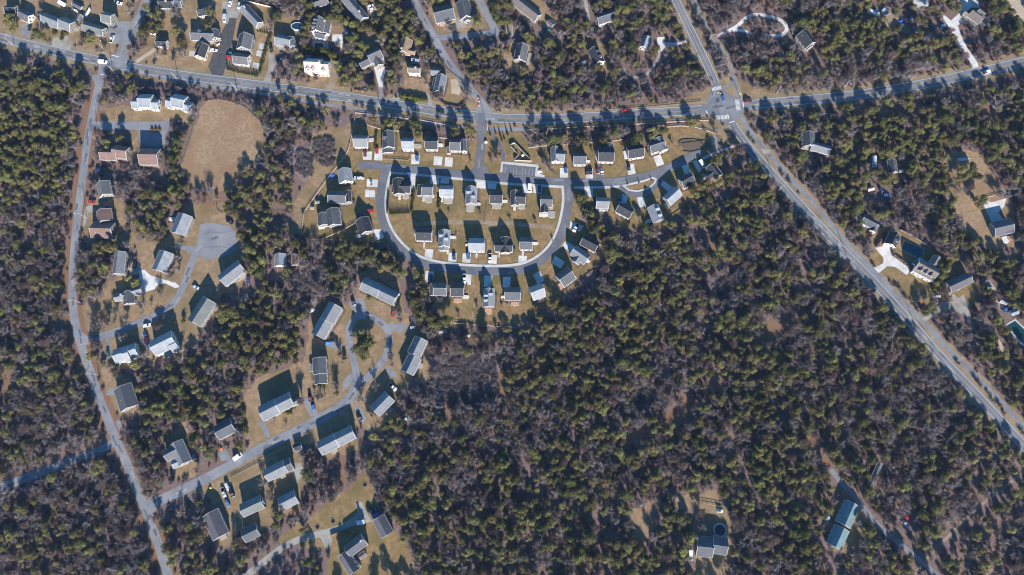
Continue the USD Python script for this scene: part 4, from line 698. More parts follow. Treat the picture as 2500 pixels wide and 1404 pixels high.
est = [f for f, (k, c) in zip(FOOT, [(None, None)] * len(FOOT)) if inner.buffer(75).contains(f.centroid)]
sheet('mulch_bed', rough(unary_union([f.buffer(1.0) for f in est if f.area > 25]), .35, .8, 71).difference(unary_union([ROADU, DRVU])), .0125, 'mulch', 'brown mulch beds round the estate cottages')
sheet('planter_island', rough(W([(366, 313), (376, 310), (395, 312), (396, 322), (366, 322)]), .3, seed=73), .11, 'rust_litter', 'rust-brown planter island in the car park')
for i, (pts, w, m, lab) in enumerate([([(1010, 546), (1090, 544), (1160, 541), (1240, 547), (1345, 553)], 2.6, 'dirt', 'faint bare dirt strip across the inner lawn'), ([(1187, 490), (1182, 540)], .9, 'mulch', 'narrow dark ditch on the inner lawn'), ([(1162, 715), (1157, 750), (1150, 790)], .8, 'dirt', 'thin worn trail down to the south gate'), ([(900, 505), (875, 508)], .9, 'asphalt_new', 'short grey walk beside the red car'), ([(1312, 366), (1330, 395), (1345, 415), (1360, 425)], 1.6, 'mulch', 'brown planting strip east of the triangular enclosure'), ([(1036, 590), (1035, 607)], .9, 'sidewalk', 'short pale walk at the inner south-west cottage'), ([(1164, 614), (1163, 628)], .9, 'sidewalk', 'short pale walk at the porch cottage'), ([(1094, 612), (1092, 620)], .9, 'sidewalk', 'short pale walk at the side-stepped cottage'), ([(1220, 612), (1218, 628)], .9, 'sidewalk', 'short pale walk at the inner cross-gabled cottage'), ([(1277, 610), (1276, 624)], .9, 'sidewalk', 'short pale walk at the small inner grey cottage')]):
    sheet('path' if 'walk' in lab or 'trail' in lab else 'strip', rough(line(pts, w), .18, 1.2, 80 + i), .013 + .0006 * i, m, lab)
# ------------------------------------------------------------------ vehicles
def xz_prism(b, prof, w, taper=1.0):
    """side profile (x along the car, z up) across the width"""
    return b.prism(prof, (0, 0, 0), np.array([1.0, 0, 0]), np.array([0, 0, 1.0]), np.array([0, -w / 2, 0]), np.array([0, w / 2, 0]))
SPEC = {'sedan': (4.6, 1.8), 'suv': (4.7, 1.9), 'pickup': (5.5, 1.95), 'van': (5.4, 2.05), 'truck': (6.6, 2.3)}
VEH = []
def vehicle(kind, col, cx, cy, ang, label, group=None):
    VEH.append(at(np.array([cx, cy], float)))
    p = at(np.array([[cx, cy], [cx + math.cos(math.radians(ang)), cy + math.sin(math.radians(ang))]])); d = p[1] - p[0]
    L, w = SPEC[kind]; cat = {'sedan': 'car', 'suv': 'car', 'pickup': 'pickup truck', 'van': 'van', 'truck': 'truck'}[kind]
    t = thing({'sedan': 'car', 'suv': 'car', 'pickup': 'pickup_truck', 'van': 'van', 'truck': 'truck'}[kind], label, cat, (*p[0], ROADZ(p[0])), math.degrees(math.atan2(d[1], d[0])), group=group)
    h = L / 2; c = 'car_' + col
    body = {'sedan': [(-h, .3), (h, .3), (h, .65), (h - .15, .78), (h - 1.3, .9), (-h + .9, .92), (-h + .05, .85)],
            'suv': [(-h, .35), (h, .35), (h, .8), (h - .2, .95), (h - 1.2, 1.05), (-h + .1, 1.08)],
            'pickup': [(-h, .45), (h, .45), (h, .9), (h - .2, 1.02), (h - 1.3, 1.1), (-h + 2.0, 1.1), (-h + 2.0, .75), (-h + .12, .75), (-h + .12, 1.1), (-h, 1.1)],
            'van': [(-h, .4), (h, .4), (h, .95), (h - .9, 1.15), (h - 1.5, 2.0), (h - 1.8, 2.1), (-h + .1, 2.1), (-h, 1.9)],
            'truck': [(-h, .5), (h, .5), (h, 1.3), (h - .8, 1.4), (h - 1.2, 2.1), (-h + 4.0, 2.1), (-h + 4.0, .9), (-h, .9)]}[kind]
    part(t, 'body', xz_prism(MB(), body, w).mesh, c)
    if kind in ('sedan', 'suv', 'pickup'):
        x0, x1, z0, z1 = {'sedan': (-h + .55, h - 1.15, .88, 1.42), 'suv': (-h + .1, h - 1.1, 1.03, 1.7), 'pickup': (-h + 2.0, h - 1.2, 1.06, 1.75)}[kind]
        part(t, 'window_band', xz_prism(MB(), [(x0, z0), (x1, z0), (x1 - .75, z1), (x0 + .45, z1)], w - .22).mesh, 'glass')
        part(t, 'roof_panel', xz_prism(MB(), [(x0 + .42, z1 - .02), (x1 - .72, z1 - .02), (x1 - .85, z1 + .06), (x0 + .55, z1 + .06)], w - .3).mesh, c)
    elif kind == 'van':
        part(t, 'windscreen', MB().prism([(h - .95, 1.18), (h - 1.48, 1.98), (h - 1.42, 2.0), (h - .86, 1.18)], (0, 0, 0), np.array([1.0, 0, 0]), np.array([0, 0, 1.0]), np.array([0, -w / 2 + .15, 0]), np.array([0, w / 2 - .15, 0])).mesh, 'glass')
    else:
        part(t, 'windscreen', MB().prism([(h - .84, 1.42), (h - 1.2, 2.02), (h - 1.12, 2.02), (h - .76, 1.42)], (0, 0, 0), np.array([1.0, 0, 0]), np.array([0, 0, 1.0]), np.array([0, -w / 2 + .15, 0]), np.array([0, w / 2 - .15, 0])).mesh, 'glass')
        part(t, 'cargo_box', MB().box((-h + 1.95, 0, 1.75), (3.85, w, 1.7)).mesh, c)
    for x in (-h + .85, h - .85):
        for y in (-w / 2 + .08, w / 2 - .08):
            part(t, 'wheel', MB().tube((x, y - .1, .33), (x, y + .1, .33), .33, .33, 10).mesh, 'rubber')
    for y in (-w / 2 + .3, w / 2 - .3): part(t, 'headlight', MB().box((h, y, .68 if kind != 'truck' else 1.0), (.06, .35, .16)).mesh, 'trim')
    if kind == 'pickup': part(t, 'bed_liner', MB().box((-h + 1.06, 0, .78), (1.8, w - .25, .06)).mesh, 'rubber')
    return t
def ROADZ(p): return .1 if ROADU.contains(Point(*p)) else .045
V = vehicle
V('van', 'white', 253, 153, 4, 'white delivery van driving on the main road by the west junction')
V('pickup', 'white', 290, 9, 15, 'white pickup truck parked by the lane at the northern side road')
V('sedan', 'grey', 278, 69, 20, 'dark grey car parked beside the two-storey corner house')
V('pickup', 'white', 275, 97, -68, 'white pickup truck on the corner lot drive near the side road')
V('sedan', 'black', 74, 69, 100, 'black car in the shade on the white-gabled house drive')
V('sedan', 'white', 563, 10, 110, 'white car nearest the fence in the gravel parking area')
V('suv', 'silver', 586, 15, 108, 'silver car beside the end of the long pale-roofed house')
V('van', 'silver', 550, 47, 95, 'silver van at the mouth of the gravel parking area')
V('sedan', 'white', 523, 124, 5, 'white car on the dark new drive by the cream-fronted house')
V('sedan', 'teal', 566, 132, 5, 'teal car in shade beside the tall mauve-roofed house')
V('suv', 'red', 562, 141, 5, 'red car beside the white-walled house and cone trees')
V('suv', 'black', 663, 121, 82, 'black car at the top of the gravel drive west of the pink house')
V('suv', 'black', 697, 141, 5, 'black car under trees west of the pink house')
V('pickup', 'grey', 686, 148, 12, 'dark pickup truck in shade west of the pink house')
V('van', 'blue', 758, 142, 4, 'pale blue van in the shade behind the pink house')
V('suv', 'navy', 852, 33, 55, 'navy car in the shade beside the very long pale-roofed house')
V('suv', 'white', 905, 18, -25, 'white car on the gravel, northern one of a close pair')
V('suv', 'white', 911, 25, -25, 'white car on the gravel, southern one of a close pair')
V('suv', 'white', 889, 45, -30, 'white car at the south end of the very long pale-roofed house')
V('suv', 'blue', 1142, 55, 4, 'blue car in front of the grey front-gabled northern house')
V('suv', 'blue', 846, 77, 85, 'blue car under the pines beside the white concrete pad')
V('pickup', 'grey', 945, 175, 80, 'dark blue-grey pickup truck beside the white tapered drive')
V('suv', 'black', 1075, 274, 8, 'black car driving on the main road near the conifer plot')
V('sedan', 'red', 1527, 272, 4, 'red car driving on the main road west of the crossroads')
V('sedan', 'blue', 1765, 240, 72, 'blue car in the middle of the crossroads')
V('suv', 'maroon', 1825, 247, -4, 'dark maroon car waiting east of the crossroads')
V('pickup', 'white', 2406, 178, -17, 'white pickup truck driving on the main road in the east')
V('sedan', 'grey', 2276, 69, 60, 'grey-blue car in the clutter west of the shell drive')
V('pickup', 'white', 2297, 67, -25, 'white pickup truck in the clutter west of the shell drive')
V('truck', 'white', 2128, 34, 20, 'white box truck in the north-eastern dirt yard')
V('pickup', 'white', 2137, 27, 60, 'white pickup truck next to the box truck in the dirt yard')
V('suv', 'teal', 1333, 72, 45, 'dark teal car in the shade by the small grey shed')
V('suv', 'red', 226, 494, 2, 'red car on the gravel drive off the west road')
V('suv', 'navy', 243, 417, 5, 'navy car in shade beside the grey-green gabled house')
V('suv', 'black', 436, 297, 20, 'black car in shade at the east end of the car park')
V('sedan', 'maroon', 892, 375, 92, "maroon car on the estate's western concrete pad")
V('sedan', 'red', 921, 368, 92, 'red car beside the front-gabled estate cottage')
V('sedan', 'blue', 1019, 386, 92, 'slate-blue car on the pad of the silver-roofed north row cottage')
V('suv', 'red', 904, 516, -10, "red car by the loop's west leg")
V('sedan', 'navy', 880, 526, 5, 'navy car in the shade of the west bend cottage')
V('van', 'blue', 999, 434, 92, 'blue van in the shade beside the cross-gabled charcoal cottage')
V('van', 'white', 1293, 461, 92, 'white van on a pad inside the loop near the east bend')
V('sedan', 'navy', 1317, 462, 92, 'navy car in house shade on a pad near the loop corner')
V('sedan', 'blue', 1382, 416, 88, 'blue car on the pad of the pale blue-grey cottage')
V('sedan', 'black', 1433, 420, 84, 'black car, western of two on the pad below the charcoal cottage')
V('sedan', 'black', 1442, 419, 84, 'black car, eastern of two on the pad below the charcoal cottage')
V('sedan', 'maroon', 1459, 416, 84, 'dark maroon car on the asphalt pad beside the curved walk')
V('suv', 'grey', 1469, 419, 80, 'grey car on the asphalt pad beside the curved walk')
V('sedan', 'black', 1535, 410, 84, 'black car alone on the north-east row pad')
V('van', 'white', 1713, 402, 60, 'white van on the pad at the east end of the street')
V('sedan', 'blue', 1514, 487, 105, 'pale blue car on the shaded pad south-west of the island')
V('pickup', 'white', 1406, 557, 120, 'white pickup truck on the shaded pad by the east bend')
V('sedan', 'navy', 1109, 626, 88, 'navy car on the inner pad beside the side-stepped cottage')
V('suv', 'blue', 1144, 625, 88, 'blue car on the inner pad beside the porch cottage')
V('pickup', 'white', 1197, 631, 92, 'white pickup truck west of the inner cross-gabled cottage')
V('sedan', 'navy', 1053, 679, 92, 'navy car in shade on the pad of the red-deck winged cottage')
V('pickup', 'white', 1134, 681, 92, 'white pickup truck at the edge of an outer south row pad')
V('sedan', 'silver', 479, 702, 28, 'silver-blue car on the grass beside the cul-de-sac street')
V('sedan', 'white', 360, 795, -14, 'white car at the kerb of the cul-de-sac street')
V('suv', 'navy', 357, 818, 78, 'navy car in the shaded drive, northern of two')
V('suv', 'maroon', 361, 833, 80, 'dark red car in the shaded drive, southern of two')
V('sedan', 'green', 265, 863, 82, 'dark green car in the narrow drive by the white-roofed house')
V('suv', 'black', 331, 647, 92, 'dark car on the shaded stone yard')
V('suv', 'white', 562, 543, 35, 'dark-windowed white car by the bulb of the cul-de-sac') if False else V('suv', 'black', 562, 542, 35, 'black car with red lights by the bulb of the cul-de-sac')
V('suv', 'navy', 607, 684, 95, 'dark blue car behind the tree-shadowed block')
V('sedan', 'red', 961, 766, 102, 'dark red car on the grass north-east of the oval')
V('sedan', 'black', 863, 737, 70, 'black car on the drive at the top of the oval')
V('suv', 'black', 816, 831, 5, 'black car on the parking spot below the long block')
V('suv', 'black', 842, 869, 85, 'black car parked along the west side of the oval')
V('pickup', 'maroon', 758, 970, 80, 'dark red pickup truck, northern of two on the grey drive')
V('pickup', 'blue', 765, 990, 80, 'blue pickup truck, southern of two on the grey drive')
V('pickup', 'white', 959, 945, 45, 'white pickup truck on the grass south-east of the oval')
V('sedan', 'black', 878, 1019, 60, 'black car on the drive south of the oval junction')
V('suv', 'silver', 993, 1023, -35, 'silver car at the wood edge east of the oval houses')
V('van', 'white', 582, 1115, -38, 'white van parked on the worn street')
V('suv', 'silver', 556, 1187, 65, 'silver car on the shaded southern drive, nearest the street')
V('pickup', 'silver', 547, 1202, 70, 'silver pickup truck in the southern drive row')
V('suv', 'black', 567, 1204, 68, 'black car in the southern drive, east of the row')
V('sedan', 'blue', 556, 1227, 68, 'blue-grey car at the south end of the southern drive row')
V('pickup', 'teal', 917, 1243, -28, 'teal pickup truck beside the weathered barn')
V('van', 'blue', 921, 1256, -28, 'bright blue van beside the weathered barn')
V('suv', 'black', 905, 1248, 40, 'black car in front of the two blue trucks by the barn')
V('van', 'white', 1685, 1355, 92, 'white van beside the mauve-roofed house in the southern wood')
V('sedan', 'silver', 2022, 1262, -70, 'silver-blue car in the shade of the metal-roofed house')
V('sedan', 'white', 2103, 1282, 50, 'small white car beside the metal-roofed house')
V('sedan', 'silver', 2210, 1280, 50, 'silver car in the south-eastern wood')
V('sedan', 'red', 2213, 1266, 60, 'dark red car in the south-eastern wood')
V('truck', 'white', 2132, 397, 85, 'white truck in the eastern wood clearing')
V('pickup', 'teal', 2123, 392, 85, 'teal pickup truck beside the white truck in the eastern wood')
V('suv', 'navy', 2151, 468, 65, 'navy car below the cream camper hut')
V('suv', 'blue', 2163, 479, 10, 'blue car below the navy car in the eastern wood')
V('suv', 'blue', 2455, 755, -35, 'blue car in the clutter by the teal pool')
V('pickup', 'navy', 2465, 750, -35, 'navy pickup truck in the clutter by the teal pool')
V('suv', 'navy', 478, 1118, 70, 'navy car beside the pyramid-like grey house')
V('suv', 'black', 458, 1235, 70, 'black car in deep shade near the street junction')

# ------------------------------------------------------------------ boats and trailers
def boat(cx, cy, Lp, ang, label, cover=None, hull='white'):
    p = at(np.array([[cx, cy], [cx + Lp * math.cos(math.radians(ang)), cy + Lp * math.sin(math.radians(ang))]])); d = p[1] - p[0]; L = np.linalg.norm(d)
    t = thing('boat', label, 'boat', (*p[0], .05), math.degrees(math.atan2(d[1], d[0])))
    n = 9; v = []; f = []
    for i in range(n):
        s = i / (n - 1); hw = L * .16 * math.sqrt(max(0.0, 1 - max(0, (s - .35) / .65) ** 2)) * (.92 + .08 * min(1, s * 3)); x = (s - .5) * L; sh = 1.35 + .3 * s * s
        v += [[x, -hw, sh], [x, -hw * .8, .75], [x, 0, .5 + .4 * max(0, s - .7)], [x, hw * .8, .75], [x, hw, sh]]
    for i in range(n - 1):
        for j in range(4):
            a = i * 5 + j; f += [[a, a + 5, a + 1], [a + 1, a + 5, a + 6]]
    f += [[0, 1, 2], [0, 2, 4], [2, 3, 4]]
    part(t, 'hull', (np.array(v), np.array(f)), 'car_' + hull)
    dk = []; df = []
    for i in range(n):
        a, b = v[i * 5], v[i * 5 + 4]; z = (a[2] - .15) if not cover else a[2] + .02; m = (a[2] + (.55 if cover else -.15)); dk += [[a[0], a[1] * .97, z], [a[0], 0, m], [a[0], b[1] * .97, z]]
    for i in range(n - 1):
        for j in range(2): q = i * 3 + j; df += [[q, q + 3, q + 1], [q + 1, q + 3, q + 4]]
    part(t, 'cover' if cover else 'deck', (np.array(dk), np.array(df)), cover or 'trim')
    if not cover:
        part(t, 'console', MB().box((-.02 * L, 0, 1.75), (.9, .8, .9)).mesh, 'car_silver'); part(t, 'seat', MB().box((-.25 * L, 0, 1.5), (.6, 1.2, .4)).mesh, 'car_navy')
        part(t, 'outboard_motor', MB().box((-.52 * L, 0, 1.3), (.5, .45, 1.0)).mesh, 'car_black')
    part(t, 'trailer_frame', MB().box((0, -.5, .45), (L * .9, .1, .1)).box((0, .5, .45), (L * .9, .1, .1)).box((-.2 * L, 0, .45), (.1, 1.8, .1)).mesh, 'steel')
    for y in (-.95, .95): part(t, 'wheel', MB().tube((-.2 * L, y - .1, .3), (-.2 * L, y + .1, .3), .3, .3, 10).mesh, 'rubber')
boat(878, 437, 25, 2, 'white open boat stored on the grass beside the loop street')
boat(2350, 391, 28, -4, 'long white boat on the tan lawn in the east', 'trim')
boat(377, 86, 13, 3, 'small white boat beside the tiny white cottage', 'trim')
boat(217, 33, 25, -62, 'boat under white wrap between the north-west houses', 'trim')
boat(186, 28, 16, 30, 'small white boat behind the long stepped house')
def caravan(cx, cy, Lp, ang, label):
    p = at(np.array([[cx, cy], [cx + Lp * math.cos(math.radians(ang)), cy + Lp * math.sin(math.radians(ang))]])); d = p[1] - p[0]; L = np.linalg.norm(d)
    t = thing('caravan', label, 'caravan', (*p[0], .05), math.degrees(math.atan2(d[1], d[0])))
    h = L / 2; part(t, 'body', xz_prism(MB(), [(-h, .5), (h - .3, .5), (h, .9), (h - .3, 2.4), (-h + .2, 2.5), (-h, 2.2)], 2.3).mesh, 'car_white')
    part(t, 'window', MB().box((0, 0, 1.7), (L * .4, 2.34, .5)).mesh, 'glass'); part(t, 'roof_hatch', MB().box((0, 0, 2.52), (.6, .6, .15)).mesh, 'car_silver')
    part(t, 'tow_bar', MB().box((h + .6, 0, .5), (1.4, .12, .1)).mesh, 'steel')
    for y in (-1.05, 1.05): part(t, 'wheel', MB().tube((0, y - .1, .33), (0, y + .1, .33), .33, .33, 10).mesh, 'rubber')
caravan(154, 12, 17, 30, 'white caravan at the north-west edge behind the long stepped house')
caravan(882, 1275, 19, -10, 'pale flat trailer on the gravel pad of the farmhouse')

# ------------------------------------------------------------------ pools, tarps, yard things
def disc(r, n=28, sx=1.0, sy=1.0): a = np.linspace(0, 2 * math.pi, n, endpoint=False); return Polygon(np.c_[np.cos(a) * r * sx, np.sin(a) * r * sy])
def pool(label, pts, water='pool_water', rim=.8, z=.12, mat_='sidewalk', name='swimming_pool', wall=0.0):
    g = W(pts) if isinstance(pts, list) else pts; c = np.array(g.centroid.coords[0]); g = shapely.affinity.translate(g, -c[0], -c[1])
    t = thing(name, label, 'swimming pool', (*c, 0)); FOOT.append(shapely.affinity.translate(g.buffer(rim), *c))
    part(t, 'coping', sheet_mesh(g.buffer(rim, join_style='mitre').difference(g), z + wall, thick=z + wall), mat_); part(t, 'water', sheet_mesh(g, z + wall - .06), water)
import shapely.affinity
pool('teal swimming pool behind the bright drive', [(2208, 589), (2254, 608), (2250, 634), (2202, 608)], 'pool_water', .4, .1, 'terrace')
pool('teal pool at the eastern edge', [(2459, 794), (2478, 783), (2512, 815), (2520, 850), (2494, 838)], 'pool_green')
pool('dark pool on the shaded stone terrace', [(768, 105), (789, 106), (790, 118), (769, 118)], 'dark_water', .5)
pool('oval covered pool with white rim', shapely.affinity.translate(shapely.affinity.rotate(disc(3.8, 28, 1, .62), -14), *at(np.array([727, 66]))), 'pool_cover', .45, .1, 'trim', wall=1.0)
pool('round dark pool of the southern wood house', shapely.affinity.translate(disc(2.9), *at(np.array([1757, 1294]))), 'dark_water', .7, .1, 'sidewalk', wall=.8)
pool('small round blue pool beside the brown linked wings', shapely.affinity.translate(disc(1.4), *at(np.array([262, 509]))), 'pool_cover', .2, .1, 'blue_tarp', wall=.5)
def tarp(cx, cy, w, h, ang, m, label, name='tarpaulin', seed=0, ht=.9, cat='tarpaulin'):
    """a sagging sheet over a heap"""
    c, u, v, L, Wd, *_ = wing_frame((cx, cy, w, h, ang, 'g', .1)); n = 9
    g = np.stack(np.meshgrid(np.linspace(-1, 1, n), np.linspace(-1, 1, n), indexing='ij'), -1).reshape(-1, 2)
    z = (1 - g[:, 0] ** 4) * (1 - g[:, 1] ** 4) * ht * (.45 + .9 * meshkit.noise(np.c_[g * 2.2 + 7, np.full(len(g), seed)])) + .03
    xy = g[:, :1] * u * L / 2 + g[:, 1:] * v * Wd / 2
    f = [t for i in range(n - 1) for j in range(n - 1) for t in ([i * n + j, (i + 1) * n + j, i * n + j + 1], [(i + 1) * n + j, (i + 1) * n + j + 1, i * n + j + 1])]
    p = part(None, name, (np.c_[xy, z], np.array(f)), m, True)
    UsdGeom.Xformable(p).AddTranslateOp().Set(Gf.Vec3d(*c, .03)); say(p, label, cat)
tarp(811, 428, 12, 9, -35, 'blue_tarp', 'bright blue tarpaulin heap by the estate fence')
tarp(2202, 50, 14, 9, -30, 'blue_tarp', 'large blue tarpaulin in the dirt yard clutter')
tarp(2225, 44, 14, 6, -10, 'blue_tarp', 'dark shaded blue tarpaulin east of the dirt yard', seed=3)
tarp(800, 836, 14, 8, -5, 'blue_tarp', 'blue tarpaulin below the long two-storey block', seed=4)
tarp(2204, 60, 9, 8, 20, 'trim', 'pale junk heap below the blue tarpaulin', seed=5, cat='heap', name='junk_heap')
tarp(319, 907, 6, 5, 0, 'blue_tarp', 'small blue cover north of the large gabled house', seed=6)
tarp(305, 911, 4, 4, 0, 'blue_tarp', 'tiny blue barrel cover north of the large gabled house', seed=7)
tarp(513, 1191, 7, 6, -30, 'yellow_plastic', 'yellow digger-like heap at the kerb of the worn street', seed=8, cat='heap', name='yellow_heap')
tarp(539, 1096, 5, 9, 10, 'orange_plastic', 'orange mower cover beside the cluttered yard drive', seed=9)
tarp(554, 1090, 5, 5, 0, 'trim', 'white bag heap beside the cluttered yard drive', seed=10, cat='heap', name='bag_heap')
tarp(553, 968, 10, 16, 70, 'sidewalk', 'pale junk line at the wood edge above the cluttered yard', seed=11, cat='heap', name='junk_heap')
tarp(1758, 1247, 16, 10, 5, 'steel', 'silver sagging canopy in the southern wood yard', seed=12, ht=2.0, cat='canopy', name='canopy')
tarp(1186, 346, 9, 6, 0, 'sand', 'pale round boulder on the grass beside the entrance road', seed=13, ht=1.3, cat='boulder', name='boulder')
tarp(1256, 361, 4, 6, 50, 'trim', 'white board lying in the triangular enclosure', seed=14, ht=.4, cat='board', name='white_board')
tarp(1276, 379, 7, 8, 50, 'trim', 'white covered box in the triangular enclosure', seed=15, ht=1.2, cat='box', name='covered_box')
tarp(1267, 389, 9, 3, -35, 'steel', 'grey bench slab in the triangular enclosure', seed=16, ht=.5, cat='bench', name='bench_slab')
tarp(1318, 417, 9, 10, 70, 'trim', 'white picnic cover beside the small car park', seed=17, ht=.8)
tarp(1143, 818, 9, 7, 40, 'sand', 'pale sand heap at the drainage basin head', seed=18, cat='heap', name='sand_heap')
tarp(2418, 700, 12, 7, 40, 'car_green' if 0 else 'car_teal', 'small green tractor heap in the sandy east yard', seed=19, ht=1.6, cat='tractor', name='tractor')
tarp(754, 39, 12, 9, 0, 'trim', 'white rubble heap behind the oval pool', seed=20, cat='heap', name='rubble_heap') if False else None
tarp(732, 40, 14, 9, 10, 'sidewalk', 'white rubble heap north of the oval pool', seed=20, cat='heap', name='rubble_heap')
tarp(760, 756, 16, 12, -30, 'sidewalk', 'pale brush heap at the thicket edge west of the long block', seed=21, cat='heap', name='brush_heap')
for i, (x, y) in enumerate([(1168, 240), (1170, 248), (1169, 258)]):
    p = at(np.array([x, y])); t = thing('traffic_barrel', ['orange and white traffic barrel, northern one at the lane mouth', 'orange and white traffic barrel, middle one at the lane mouth', 'orange and white traffic barrel, southern one at the lane mouth'][i], 'traffic barrel', (*p, .01))
    part(t, 'drum', MB().tube((0, 0, 0), (0, 0, 1.0), .45, .33, 10).mesh, 'orange_plastic'); part(t, 'band', MB().tube((0, 0, .4), (0, 0, .65), .43, .41, 10).mesh, 'trim'); part(t, 'base', MB().tube((0, 0, 0), (0, 0, .06), .6, .6, 10).mesh, 'rubber')
def trampoline(cx, cy, label):
    p = at(np.array([cx, cy])); t = thing('trampoline', label, 'trampoline', (*p, 0))
    part(t, 'mat', sheet_mesh(disc(1.7), .85), 'silt_cloth'); part(t, 'rim_pad', sheet_mesh(disc(2.05).difference(disc(1.7)), .9, .12), 'steel')
    for k in range(6): a = k * math.pi / 3; part(t, 'leg', MB().tube((1.85 * math.cos(a), 1.85 * math.sin(a), 0), (1.85 * math.cos(a), 1.85 * math.sin(a), .85), .05).mesh, 'steel')
trampoline(1447, 75, 'round dark trampoline below the grey-roofed northern house')
for i, (x, y) in enumerate([(891, 1183), (813, 1272), (775, 1286)]):
    p = at(np.array([x, y])); t = thing('tree_ring', ['edging ring round a sapling at the north tip of the farmhouse lawn', 'edging ring round a sapling west of the farmhouse drive bend', 'edging ring round a sapling at the west of the farmhouse lawn'][i], 'tree ring', (*p, .02))
    part(t, 'edging', sheet_mesh(disc(1.5).difference(disc(1.2)), .12, .12), 'old_wood'); part(t, 'mulch', sheet_mesh(disc(1.2), .06), 'silt_cloth'); part(t, 'stem', MB().tube((0, 0, 0), (0.1, 0, 2.8), .06, .03).mesh, 'bark')

# ------------------------------------------------------------------ fences
def fence(name, label, pts, h=1.15, mat_='fence_wood', solid=False, step=2.5, cat='fence', rail_t=.09, post=.16):
    p = at(np.array(pts, float)); g = LineString(p); n = max(1, round(g.length / step)); q = np.array([g.interpolate(i / n, True).coords[0] for i in range(n + 1)])
    c = q.mean(0); t = thing(name, label, cat, (*c, 0)); q = q - c
    for a in q: part(t, 'post', MB().box((*a, h / 2 + .03), (post, post, h + .06)).mesh, mat_)
    for a, b in zip(q[:-1], q[1:]):
        m, d = (a + b) / 2, b - a; L = np.linalg.norm(d); an = math.atan2(d[1], d[0])
        if solid: part(t, 'panel', MB().box((*m, h / 2 + .04), (L - .02, .06, h - .05), an).mesh, mat_)
        else:
            for z in (h * .45, h * .9): part(t, 'rail', MB().box((*m, z), (L, rail_t, .14), an).mesh, mat_)
fence('rail_fence', 'pale wooden rail fence between the main road path and the north row', [(868, 277), (902, 280), (960, 287), (1030, 295), (1100, 308), (1122, 312)])
fence('rail_fence', 'pale wooden rail fence south of the main road, east of the entrance', [(1288, 319), (1340, 316), (1420, 311), (1500, 308), (1580, 303), (1660, 298), (1730, 295)])
fence('rail_fence', 'dark rail fence on the north verge west of the crossroads', [(1470, 271), (1540, 266), (1600, 262), (1660, 256), (1712, 250)], mat_='old_wood')
fence('rail_fence', "long pale fence along the estate's west boundary", [(867, 290), (861, 325), (853, 362), (846, 378), (820, 412), (797, 442), (770, 480), (742, 521), (738, 559)])
fence('rail_fence', "pale fence along the estate's south-west boundary", [(652, 587), (735, 583), (780, 586)])
fence('rail_fence', 'pale slanting fence by the west bend cottage', [(780, 588), (835, 564), (872, 543)])
fence('rail_fence', 'dark fence in front of the pines at the south-west estate boundary', [(782, 586), (840, 586), (900, 588), (940, 592)], mat_='old_wood')
fence('rail_fence', 'pale fence behind the western north row cottages', [(898, 306), (930, 317), (980, 322)])
fence('rail_fence', 'pale fence behind the eastern north row cottages', [(1068, 337), (1095, 340)])
fence('rail_fence', 'dark front yard fence between two north row pads', [(936, 389), (970, 391), (1001, 394), (1002, 380)], mat_='old_wood')
fence('rail_fence', 'pale fence behind the pale blue-grey cottage', [(1291, 362), (1335, 357)])
fence('rail_fence', 'pale fence behind the middle north-east row', [(1376, 355), (1450, 349), (1455, 349)])
fence('rail_fence', 'pale fence behind the slate cottage', [(1496, 346), (1520, 342)])
fence('rail_fence', 'thin pale fence round the north-east corner of the estate', [(1626, 312), (1655, 309), (1690, 310), (1725, 320), (1748, 329)])
fence('rail_fence', 'dark rail fence at the south end of the estate lawn', [(1102, 789), (1146, 791), (1146, 795), (1160, 794), (1262, 800)])
fence('rail_fence', 'thin wooden fence round the tan field', [(498, 249), (530, 244), (560, 248), (600, 264), (638, 300), (654, 344)], h=.9, mat_='old_wood')
fence('rail_fence', 'thin wooden fence on the west of the tan field', [(480, 290), (468, 330), (456, 368), (445, 405)], h=.9, mat_='old_wood')
fence('rail_fence', 'dark fence by the tan patch above the cul-de-sac', [(526, 476), (532, 518), (545, 521)], h=.9, mat_='old_wood')
fence('rail_fence', 'low wooden fence beside the shaded northern lane', [(1085, 165), (1105, 182), (1128, 200)], mat_='old_wood')
fence('board_fence', 'long new board fence at the north edge above the pale-roofed house', [(588, 2), (620, 9), (668, 21)], 1.7, 'fence_wood', True)
fence('board_fence', 'old board fence north of the oval pool', [(690, 25), (715, 30), (735, 36)], 1.6, 'old_wood', True)
fence('board_fence', 'wooden fence on the bank beside the grey drives', [(536, 90), (537, 110), (530, 112)], 1.2, 'fence_wood', True)
fence('rail_fence', 'pale fence north of the slate house drive', [(2394, 486), (2442, 475)], h=1.0)
fence('board_fence', 'wooden fence behind the black-roofed garage and pool', [(2196, 562), (2230, 578), (2268, 606)], 1.5, 'old_wood', True)
fence('rail_fence', 'pale trellis fence in the southern wood yard', [(1716, 1229), (1745, 1234), (1775, 1240)], 1.5)
fence('rail_fence', 'dark fence on the meadow top in the southern wood', [(1582, 1222), (1606, 1218)], 1.0, 'old_wood')
fence('board_fence', 'small wooden screen on the farmhouse lawn', [(808, 1308), (818, 1303)], 1.4, 'fence_wood', True)
fence('board_fence', 'long low screen across the farmhouse yard', [(818, 1302), (840, 1295), (864, 1288)], 1.2, 'old_wood', True)
fence('rail_fence', 'wood rail fence between the worn street and the southern lawn', [(640, 1120), (668, 1106), (694, 1093)], 1.1, 'fence_wood')
fence('rail_fence', 'old fence along the southern lawns by the street', [(565, 1166), (600, 1148), (640, 1127)], 1.1, 'old_wood')
tri = [(1245, 357), (1255, 349), (1299, 395), (1253, 393), (1267, 381), (1245, 357)]
fence('board_fence', 'weathered board fence of the triangular enclosure above the small car park', tri, 1.8, 'deck_old', True, 2.0)
